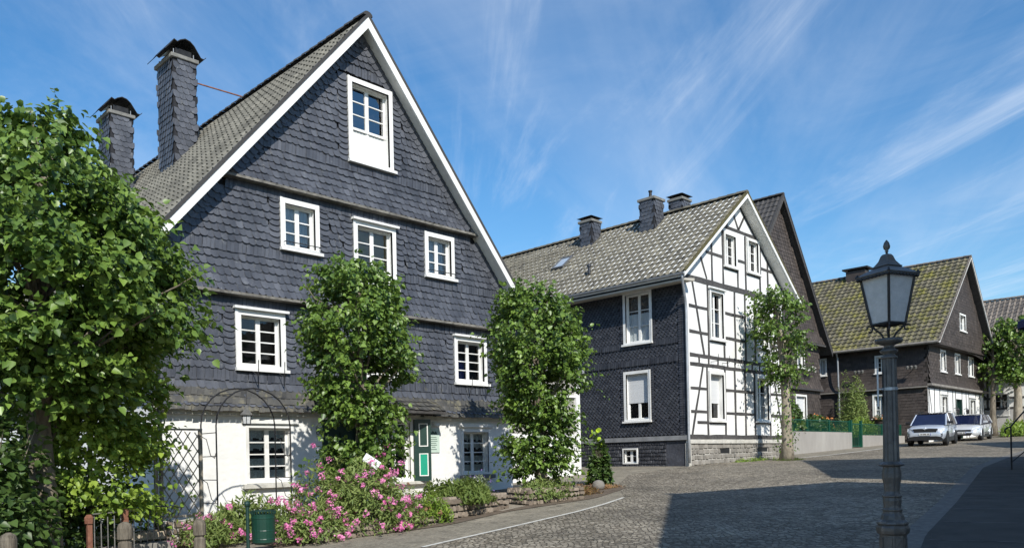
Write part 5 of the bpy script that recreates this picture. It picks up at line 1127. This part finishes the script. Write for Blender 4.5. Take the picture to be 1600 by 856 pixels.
m = MB(); m.lathe([(.115, .945), (.135, .96), (.13, .975), (.10, .995), (.092, 1.03), (.078, 1.05), (.076, 1.065), (.084, 1.075), (.084, 1.085), (.074, 1.095), (.072, 1.12), (.078, 1.16), (.074, 1.185), (.084, 1.195), (.084, 1.205), (.072, 1.215), (.062, 1.24), (.068, 1.30), (.080, 1.36), (.080, 1.40), (.072, 1.44), (.07, 1.455), (.105, 1.465), (.108, 1.475), (.085, 1.49), (.07, 1.50)], c0, 24, flute=.06); m.build('vase_moulding', LAMP_M, LP, smooth=False)
m = MB(); m.lathe([(.068, 1.49), (.066, 1.60), (.060, 2.36), (.060, 2.40)], c0, 24, flute=.14); m.build('fluted_shaft', LAMP_M, LP, smooth=False)
m = MB(); m.lathe([(.062, 2.395), (.068, 2.40), (.068, 2.415), (.05, 2.425), (.045, 2.44), (.072, 2.455), (.074, 2.47), (.05, 2.485), (.04, 2.50), (.04, 2.51), (.06, 2.52), (.105, 2.535), (.115, 2.55), (.110, 2.57), (.06, 2.575), (.02, 2.58)], c0, 20); m.build('capital', LAMP_M, LP, smooth=True)
m = MB(); m.tube([(LX, LY, 2.56), (LX, LY, 2.72)], .012, 8)
RA = R(22)   # lantern yaw
def lc(r_, k, z): a = RA+k*math.pi/2; return (LX+r_*math.cos(a), LY+r_*math.sin(a), z)
for k in range(4):
    pts = [lc(.03, k, 2.56), lc(.06, k, 2.62), lc(.10, k, 2.655), lc(.135, k, 2.70)]; m.tube(pts, .009, 6)
    m.tube([lc(.150+.024*math.cos(t)-.0, k, 2.665+.024*math.sin(t)) for t in np.linspace(.2, 5.2, 10)], .007, 5)
m.build('scroll_brackets', IRON, LP)
zb, zt_ = 2.70, 3.11; rb, rt = .135, .215
m = MB()
for k in range(4):
    m.tube([lc(rb, k, zb), lc(rt, k, zt_)], .012, 6); m.tube([lc(rb, k, zb), lc(rb, k+1, zb)], .011, 6); m.tube([lc(rt, k, zt_), lc(rt, k+1, zt_)], .012, 6)
m.poly([lc(rb, k, zb) for k in range(4)]); m.build('lantern_frame', IRON, LP)
gl = MB()
for k in range(4):
    gl.poly([lc(rb*.97, k, zb+.01), lc(rb*.97, k+1, zb+.01), lc(rt*.97, k+1, zt_-.01), lc(rt*.97, k, zt_-.01)])
gl.build('lantern_glass', FROST, LP, recalc=False)
m = MB(); ring = []
for r_, z in ((rt+.035, 3.105), (rt+.045, 3.125), (.19, 3.16), (.13, 3.185), (.115, 3.192), (.125, 3.20), (.105, 3.212), (.07, 3.25), (.05, 3.295), (.035, 3.31), (.015, 3.312)): ring.append([lc(r_, k, z) for k in range(4)])
vs = [p for r_ in ring for p in r_]; m.add(vs, [[i*4+k, i*4+(k+1) % 4, (i+1)*4+(k+1) % 4, (i+1)*4+k] for i in range(len(ring)-1) for k in range(4)]); m.build('lantern_roof', LAMP_M, LP)
m = MB()
for k in range(4):
    m.tube([lc(rt+.04, k, 3.12), lc(rt+.02, k, 3.15)], [.012, .008], 6)
    for q in range(9):
        t = (q+.5)/9; a, b = Vector(lc(rt+.035, k, 3.10)), Vector(lc(rt+.035, k+1, 3.10)); c = a.lerp(b, t); m.lathe([(.004, -.012), (.016, -.004), (.014, .01), (.004, .016)], tuple(c), 6)
m.build('roof_trim', IRON, LP)
m = MB(); m.lathe([(.010, 3.305), (.010, 3.33), (.018, 3.334), (.010, 3.342), (.026, 3.36), (.030, 3.38), (.022, 3.41), (.004, 3.435)], c0, 12); m.build('finial', LAMP_M, LP, smooth=True)
m = MB(); m.lathe([(.0665, 2.12), (.067, 2.12), (.067, 2.145), (.0665, 2.145)], c0, 20); m.tube([(LX-.062, LY+.035, 2.132), (LX-.085, LY+.065, 2.132)], .008, 6); m.build('clamp_band', ZINC, LP)
m = MB(); fx, fy = math.cos(R(19.9)), math.sin(R(19.9)); ax, ay = LX-.085, LY+.07
m.add([(ax+fx*s_-fy*w_, ay+fy*s_+fx*w_, z) for z in (1.98, 2.30) for (s_, w_) in ((-.02, -.007), (.45, -.007), (.45, .007), (-.02, .007))], BOXF)
tag(m.build('street_sign', ZINC), 'narrow grey sign plate seen edge-on, clamped to the street lamp', 'sign')

# ---------------------------------------------------------------- retaining wall, green fence, bushes
RY = 16.5
RW = thing('retaining_wall', (36.9, RY, 1.5), 'long beige rendered garden wall below the green mesh fence', 'wall')
m = MB(); m.pprism(lambda u, v, w: (u, w, v), [(31.9, .9), (42.0, 1.3), (42.0, 2.56), (31.9, 2.56)], RY, RY+.25); m.build('wall', RENDER_G, RW)
RW2 = thing('retaining_wall', (45.5, RY, 1.8), 'lower beige rendered garden wall between the green gate and the parked cars', 'wall')
m = MB(); m.pprism(lambda u, v, w: (u, w, v), [(43.45, 1.3), (49.8, 1.5), (49.8, 2.42), (43.45, 2.42)], RY, RY+.25); m.build('wall', RENDER_G, RW2)
m = MB(); m.box(32, 42, RY+.24, RY+3, 1.0, 2.42); struct(m.build('garden_earth', SOIL)); m = MB(); m.box(43.5, 49.7, RY+.24, RY+4, 1.0, 2.3); struct(m.build('garden_bed', SOIL))
def fence(x0, x1, z0, h, label):
    Fn = thing('green_fence', ((x0+x1)/2, RY+.12, z0), label, 'fence', 'green metal garden fences'); n = max(2, int((x1-x0)/2.3))
    for i in range(n+1): x = x0+(x1-x0)*i/n; m = MB(); m.box(x-.035, x+.035, RY+.09, RY+.16, z0-.1, z0+h+.03); m.build('post', GREEN_F, Fn)
    m = MB(); m.box(x0, x1, RY+.10, RY+.14, z0+h-.04, z0+h); m.box(x0, x1, RY+.10, RY+.14, z0+.03, z0+.06); m.build('rails', GREEN_F, Fn)
    m = MB(); k = x0+.06
    while k < x1: m.box(k-.006, k+.006, RY+.11, RY+.122, z0+.05, z0+h-.03); k += .09
    for q in range(1, 4): m.box(x0, x1, RY+.122, RY+.13, z0+h*q/4-.005, z0+h*q/4+.005)
    m.build('mesh_infill', GREEN_F, Fn)
fence(34.5, 41.95, 2.56, .58, 'green metal mesh fence on the longer beige garden wall'); fence(43.5, 49.5, 2.42, .62, 'green metal mesh fence on the lower wall beside the parked cars')
GG = thing('garden_gate', (42.7, RY, 1.75), 'narrow green metal gate between the two beige garden walls', 'gate')
for x in (42.06, 43.4): m = MB(); m.box(x-.06, x+.06, RY+.02, RY+.14, 1.6, 3.2); m.build('post', GREEN_F, GG)
m = MB(); m.box(42.12, 43.34, RY+.06, RY+.10, 2.98, 3.04); m.box(42.12, 43.34, RY+.06, RY+.10, 1.82, 1.88)
for k in range(9): x = 42.2+k*.135; m.box(x-.012, x+.012, RY+.07, RY+.09, 1.88, 2.98)
m.build('gate_leaf', GREEN_F, GG)
bush('rose_bush', 'round green bush with red roses above the beige wall', 'bush', 36.6, 17.6, 2.4, 1.35, .9, 1.6, 2600, .17, LEAF_D, HEART, seed=51, upright=0, flowers=(16, 14, .09, .06, REDP, 'blossoms', .02))
bush('garden_shrub', 'tall loose pale-green shrub against the brown slate wall', 'shrub', 48.2, 18.8, 2.3, 1.15, .9, 3.4, 3600, .19, HERB, LANCE, seed=52, upright=.5)
bush('garden_shrub', 'low dark shrub behind the fence left of the green gate', 'shrub', 40.0, 17.5, 2.4, 1.4, .6, .9, 1500, .17, LEAF_D, HEART, seed=53)
bush('orange_flowers', 'orange flowering plants behind the green fence', 'flowers', 42.3, 18.3, 2.3, 1.3, .6, 1.0, 1200, .16, HERB, LANCE, seed=54, flowers=(36, 14, .09, .05, ORANGE, 'blossoms', .02))
bush('garden_shrub', 'bright green low shrub behind the lower fence next to the brown wall', 'shrub', 46.2, 17.6, 2.3, 1.9, .7, 1.0, 1800, .18, LEAF_Y, LANCE, seed=55)
bush('window_flowers', 'orange window-box flowers on the lower flank window of the mossy-roofed house', 'flowers', 49.55, 17.87, 3.42, .14, .36, .3, 260, .1, LEAF_D, LANCE, seed=56, stems=False, flowers=(16, 12, .05, .035, ORANGE, 'blossoms', .05))
bush('window_flowers', 'pale flower tuft under the upper window of the brown-black gable house', 'flowers', 42.9, 19.0, 5.95, .55, .16, .32, 360, .1, LEAF_D, LANCE, seed=57, stems=False, flowers=(14, 12, .06, .04, WHITEP, 'blossoms', .05))
bush('hosta_bed', 'pale green leafy plants at the foot of the right-edge linden', 'plant', 58.6, 12.6, 2.3, 2.6, .7, .8, 2200, .25, LEAF_Y, LANCE, seed=58, upright=.5)
bush('yard_shrub', 'dark leafy shrub at the right edge beside the iron handrail', 'shrub', 25.9, 4.75, .95, .75, .55, 3.3, 3800, .09, LEAF_D, HEART, seed=59)
m = MB(); m.tube([(24.75, 5.5, .95), (24.75, 5.5, 2.15)], .022, 6); m.tube([(24.4, 5.55, 1.98), (24.35, 5.55, 2.06), (24.45, 5.55, 2.10), (24.75, 5.5, 2.16), (25.9, 5.3, 2.75)], .02, 6); m.tube([(25.6, 5.35, .98), (25.6, 5.35, 2.6)], .022, 6); m.tube([(24.75, 5.5, 1.2), (25.6, 5.35, 1.5)], .014, 6); tag(m.build('handrail', IRON), 'black iron stair handrail at the right edge of the road', 'handrail')
m = MB(); m.box(24.9, 26.6, 4.4, 5.25, .8, 1.16); m.box(25.3, 26.6, 4.4, 5.2, 1.16, 1.36); tag(m.build('entrance_step', STONE2, bevel=.01), 'dark stone entrance steps behind the iron handrail', 'steps')
UM = thing('parasol', (27.5, 4.5, 1.0), 'closed-off edge of a navy parasol poking in at the right edge', 'parasol')
m = MB(); m.tube([(27.5, 4.5, .95), (27.5, 4.5, 5.9)], .03, 8); m.build('pole', WOOD_G, UM)
m = MB(); n = 8; vs = [(27.5, 4.5, 5.95)]+[(27.5+1.35*math.cos(k*math.pi/4+.3), 4.5+1.35*math.sin(k*math.pi/4+.3), 5.25) for k in range(n)]+[(27.5+1.36*math.cos(k*math.pi/4+.3), 4.5+1.36*math.sin(k*math.pi/4+.3), 5.05) for k in range(n)]
m.add(vs, [[0, 1+k, 1+(k+1) % n] for k in range(n)]+[[1+k, 1+n+k, 1+n+(k+1) % n, 1+(k+1) % n] for k in range(n)]); m.build('canopy', BLUEF, UM, recalc=False)

# ---------------------------------------------------------------- cars (front = +x, local)
def car(label, at, yaw, kind, paint):
    A = thing('parked_car', (0, 0, 0), label, 'car', 'cars parked by the mossy-roofed house'); suv = kind == 'suv'
    if suv:
        Lc, W_, H_, hood, belt, wb0, wb1, rw, zs_ = 4.22, .90, 1.66, 1.02, 1.06, -1.29, 1.29, .335, .30
        st = [(-2.10, .78, .84, 1.00), (-2.02, .85, .38, 1.06), (-1.6, .89, .33, 1.10), (0, .90, .31, 1.07), (1.0, .90, .31, 1.05), (1.25, .89, .31, 1.03), (1.75, .87, .31, .96), (1.98, .82, .33, .88), (2.08, .74, .38, .76), (2.11, .68, .45, .62)]
        gh = [(-2.02, 1.05), (-1.86, 1.52), (-1.70, 1.60), (-.9, 1.645), (-.1, 1.64), (.42, 1.57), (1.28, 1.03)]
        pil = [.02, -1.0]
    else:
        Lc, W_, H_, hood, belt, wb0, wb1, rw, zs_ = 4.55, .91, 1.48, .93, .95, -1.32, 1.33, .325, .25
        st = [(-2.24, .74, .60, .92), (-2.16, .82, .33, 1.00), (-1.7, .89, .27, 1.00), (0, .91, .24, .94), (1.0, .905, .24, .93), (1.3, .895, .24, .91), (1.8, .86, .24, .82), (2.08, .79, .27, .70), (2.2, .68, .32, .58), (2.25, .58, .38, .48)]
        gh = [(-2.15, .98), (-1.90, 1.30), (-1.66, 1.40), (-.9, 1.455), (-.1, 1.47), (.35, 1.42), (1.38, .92)]
        pil = [-.05, -1.05]
    m = MB(); rings = []
    for x, w, zb_, zt2 in st:
        h = zt2-zb_
        rings.append([(x, -w*.86, zb_), (x, -w*.97, zb_+h*.18), (x, -w, zb_+h*.45), (x, -w*.985, zb_+h*.68), (x, -w*.93, zt2-h*.10), (x, -w*.80, zt2), (x, -w*.4, zt2+.025), (x, 0, zt2+.035), (x, w*.4, zt2+.025), (x, w*.80, zt2), (x, w*.93, zt2-h*.10), (x, w*.985, zb_+h*.68), (x, w, zb_+h*.45), (x, w*.97, zb_+h*.18), (x, w*.86, zb_)])
    n = 15; vs = [p for r_ in rings for p in r_]; fs = [[i*n+k, i*n+k+1, (i+1)*n+k+1, (i+1)*n+k] for i in range(len(rings)-1) for k in range(n-1)]
    fs += [list(range(n)), [(len(rings)-1)*n+k for k in range(n)][::-1]]; m.add(vs, fs); body = m.build('body', paint, A, smooth=True)
    # greenhouse
    def gw(z): t = (z-belt)/(H_-belt); return W_*(.93-.20*max(0, t))
    m = MB(); ring2 = [[(x, -gw(z) if 0 < i < len(gh)-1 else -W_*.86, z), (x, 0, z+.02), (x, gw(z) if 0 < i < len(gh)-1 else W_*.86, z)] for i, (x, z) in enumerate(gh)]
    # glass hull: sides + screen surfaces
    vs = []; fs = []
    top_ = [(x, z) for x, z in gh]
    for i in range(len(gh)-1):
        (xa, za), (xb, zb2) = gh[i], gh[i+1]
        wa, wb_ = (gw(za) if i > 0 else W_*.88), (gw(zb2) if i+1 < len(gh)-1 else W_*.88)
        m.poly([(xa, -wa, za), (xb, -wb_, zb2), (xb, wb_, zb2), (xa, wa, za)])
        for sg in (-1, 1): m.poly([(xa, sg*wa, za), (xb, sg*wb_, zb2), (xb, sg*W_*.935, belt-.03), (xa, sg*W_*.935, belt-.03)])
    m.build('windows', CARGLASS, A, recalc=False)
    m = MB(); rp = BLACKP if suv else paint
    rr_ = [(x, z) for x, z in gh if z > (1.5 if suv else 1.39)]
    vs = []
    for x, z in rr_: w = gw(z); vs += [(x, -w-.004, z-.02), (x, -w*.92, z+.022), (x, 0, z+.045), (x, w*.92, z+.022), (x, w+.004, z-.02)]
    m.add(vs, [[i*5+k, i*5+k+1, i*5+k+6, i*5+k+5] for i in range(len(rr_)-1) for k in range(4)]); m.build('roof', mat('dark_roof_paint', (.03, .035, .05), (.04, .045, .06), rough=.25, coat=1) if suv else paint, A, smooth=True)
    def strip(a, b, wd, nm, mt, pr=None):
        mm = MB(); mm.tube([a, b], wd, 5); return mm.build(nm, mt, pr or A)
    for sg in (-1, 1):
        a = gh[-1]; b = gh[-2]; strip((a[0], sg*W_*.90, a[1]), (b[0], sg*gw(b[1]), b[1]), .035, 'front_pillar', paint)
        a = gh[0]; b = gh[2]; strip((a[0]+.03, sg*W_*.90, a[1]), (b[0], sg*gw(b[1]), b[1]), .05, 'rear_pillar', paint)
        for px_ in pil: z = np.interp(px_, [q[0] for q in gh], [q[1] for q in gh]); strip((px_+.08, sg*(W_*.935+.004), belt), (px_, sg*(gw(z)+.004), z), .022, 'door_pillar', paint if px_ == pil[0] and suv else BLACKP)
        # doors seams and handles
        mm = MB()
        for xx in (1.02, .02, -1.0): mm.box(xx-.006, xx+.006, sg*W_*.995-.006, sg*W_*.995+.006, .42, belt-.06)
        mm.build('door_seams', BLACKP, A)
        for xx in (.2, -.82): mm = MB(); mm.box(xx-.09, xx+.09, sg*(W_*.985)-.012, sg*(W_*.985)+.03*(1 if sg > 0 else 1)-(.0 if sg > 0 else .018), belt-.17, belt-.14); mm.build('door_handle', paint, A)
        mm = MB(); mm.pprism(lambda u, v, w: (u, sg*w, v), [(.92, belt+.03), (1.0, belt+.04), (1.0, belt+.15), (.92, belt+.17)], W_*.97, W_*.97+.22); mm.build('wing_mirror', BLACKP if suv else paint, A, bevel=.015)
        if suv: strip((-1.5, sg*.66, 1.70), (.1, sg*.66, 1.70), .02, 'roof_rail', BLACKP)
        # sill
        mm = MB(); mm.box(-1.0, 1.0, sg*(W_*.93)-.04, sg*(W_*.93)+.04, zs_-.08, zs_+.12); mm.build('sill', BLACKP, A)
        if not suv: mm = MB(); mm.box(-1.0, 1.0, sg*(W_*.99)-.01, sg*(W_*.99)+.01, .42, .45); mm.build('side_trim', BLACKP, A)
        for wx in (wb0, wb1):
            yy = sg*(W_-.10); ws = MB()
            # dark arch
            pts = [(wx+(rw+.075)*math.cos(t), rw+(rw+.075)*math.sin(t)) for t in np.linspace(-.35, math.pi+.35, 18)]
            ws.pprism(lambda u, v, w: (u, sg*w, v), pts, W_*.80, W_*1.004); ws.build('wheel_arch', BLACKP if suv else IRON, A)
            if not suv:
                w2 = MB(); w2.tube([(wx+(rw+.085)*math.cos(t), sg*W_*.985, rw+(rw+.085)*math.sin(t)) for t in np.linspace(-.1, math.pi+.1, 16)], .035, 6, caps=False); w2.build('arch_lip', paint, A, smooth=True)
            pw = lambda u, v, w: (wx+u, sg*w, rw+v)
            wm = MB(); prof = [(rw*.62, W_-.22), (rw*.95, W_-.21), (rw, W_-.18), (rw, W_-.02), (rw*.95, W_+.008), (rw*.68, W_+.012), (rw*.62, W_-.0)]
            nn = 24; vs = []
            for rr2, w in prof:
                for k in range(nn): a = 2*math.pi*k/nn; vs.append((wx+rr2*math.cos(a), sg*w, rw+rr2*math.sin(a)))
            wm.add(vs, [[i*nn+k, i*nn+(k+1) % nn, (i+1)*nn+(k+1) % nn, (i+1)*nn+k] for i in range(len(prof)-1) for k in range(nn)]); wh = wm.build('wheel', RUBBER, A, smooth=True)
            rm = MB(); am = ALLOY_D if suv else ALLOY
            rm.pprism(pw, [(rw*.64*math.cos(a), rw*.64*math.sin(a)) for a in np.linspace(0, 2*math.pi, 21)[:-1]], W_-.10, W_-.06)
            for k in range(5):
                a = k*2*math.pi/5+.3; da = .17; rm.pprism(pw, [(.06*math.cos(a-.6), .06*math.sin(a-.6)), (rw*.64*math.cos(a-da), rw*.64*math.sin(a-da)), (rw*.64*math.cos(a+da), rw*.64*math.sin(a+da)), (.06*math.cos(a+.6), .06*math.sin(a+.6))], W_-.06, W_-.005)
            rm.build('rim', am, wh)
    # front
    xf = Lc/2
    if suv:
        mm = MB(); mm.pprism(lambda u, v, w: (w, u, v), [(-.80, .30), (.80, .30), (.72, .46), (.50, .50), (-.50, .50), (-.72, .46)], xf-.22, xf+.015); mm.build('lower_bumper', BLACKP, A)
        mm = MB(); mm.pprism(lambda u, v, w: (w, u, v), [(-.50, .70), (.50, .70), (.56, .86), (.15, .87), (0, .84), (-.15, .87), (-.56, .86)], xf-.2, xf-.0); gr_ = mm.build('grille', BLACKP, A)
        mm = MB(); mm.tube([(xf+.01, .055*math.cos(t), .88+.055*math.sin(t)) for t in np.linspace(0, 6.283, 13)], .008, 5, caps=False); mm.build('badge', ALLOY, gr_)
        mm = MB(); mm.tube([(xf-.01, -.55, .865), (xf+.005, -.15, .885), (xf+.01, 0, .85), (xf+.005, .15, .885), (xf-.01, .55, .865)], .014, 5); mm.build('grille_trim', ALLOY, gr_)
        for sg in (-1, 1):
            mm = MB(); mm.add([(xf-.05, sg*.56, .72), (xf-.26, sg*.84, .74), (xf-.32, sg*.85, .90), (xf-.08, sg*.58, .86), (xf+.005, sg*.56, .72), (xf-.13, sg*.83, .74), (xf-.24, sg*.83, .90), (xf-.03, sg*.58, .86)], BOXF); hl = mm.build('headlight', HEADL, A)
            mm = MB(); mm.lathe([(.055, 0), (.05, .01)], (0, 0, 0), 10); 
            mm2 = MB(); 
            for z in (.50, .58): mm2.box(xf-.12, xf-.015, min(sg*.60, sg*.78), max(sg*.60, sg*.78), z, z+.045)
            mm2.build('fog_light_slats', BLACKP, A)
        zpl = .60
    else:
        mm = MB(); mm.pprism(lambda u, v, w: (w, u, v), [(-.50, .56), (.50, .56), (.46, .64), (-.46, .64)], xf-.2, xf-.02); mm.build('grille', BLACKP, A)
        mm = MB(); mm.pprism(lambda u, v, w: (w, u, v), [(-.42, .30), (.42, .30), (.56, .46), (-.56, .46)], xf-.3, xf+.008); mm.build('lower_grille', BLACKP, A)
        for sg in (-1, 1):
            mm = MB(); mm.add([(xf-.16, sg*.50, .62), (xf-.42, sg*.84, .68), (xf-.62, sg*.87, .80), (xf-.24, sg*.56, .72), (xf-.05, sg*.50, .62), (xf-.30, sg*.84, .68), (xf-.52, sg*.87, .80), (xf-.18, sg*.56, .73)], BOXF); mm.build('headlight', HEADL, A)
        zpl = .47
    mm = MB(); mm.box(xf+.012, xf+.028, -.26, .26, zpl-.055, zpl+.055); npl = mm.build('number_plate', PLATE, A)
    mm = MB(); mm.box(xf+.028, xf+.031, .225, .26, zpl-.05, zpl+.05); mm.build('plate_band', BLUECL, npl)
    mm = MB()
    for q in (.17, .12, .04, -.01, -.06, -.13, -.18): mm.box(xf+.028, xf+.031, q-.016, q+.016, zpl-.032, zpl+.032)
    mm.build('plate_letters', IRON, npl)
    A.location = (at[0], at[1], at[2]); A.rotation_euler = (R(-.6), R(2.1), yaw)
    return A
yawc = math.pi+math.atan2(.55, 4.2)
car('silver-grey compact SUV with dark roof, the car parked nearer the lamp post', (45.05, 13.55, g(45.05, 13.55)+.01), yawc, 'suv', SILVER)
car('pale silver estate car parked behind the SUV', (52.3, 13.75, g(52.3, 13.75)+.01), math.pi+.08, 'estate', SILVER2)
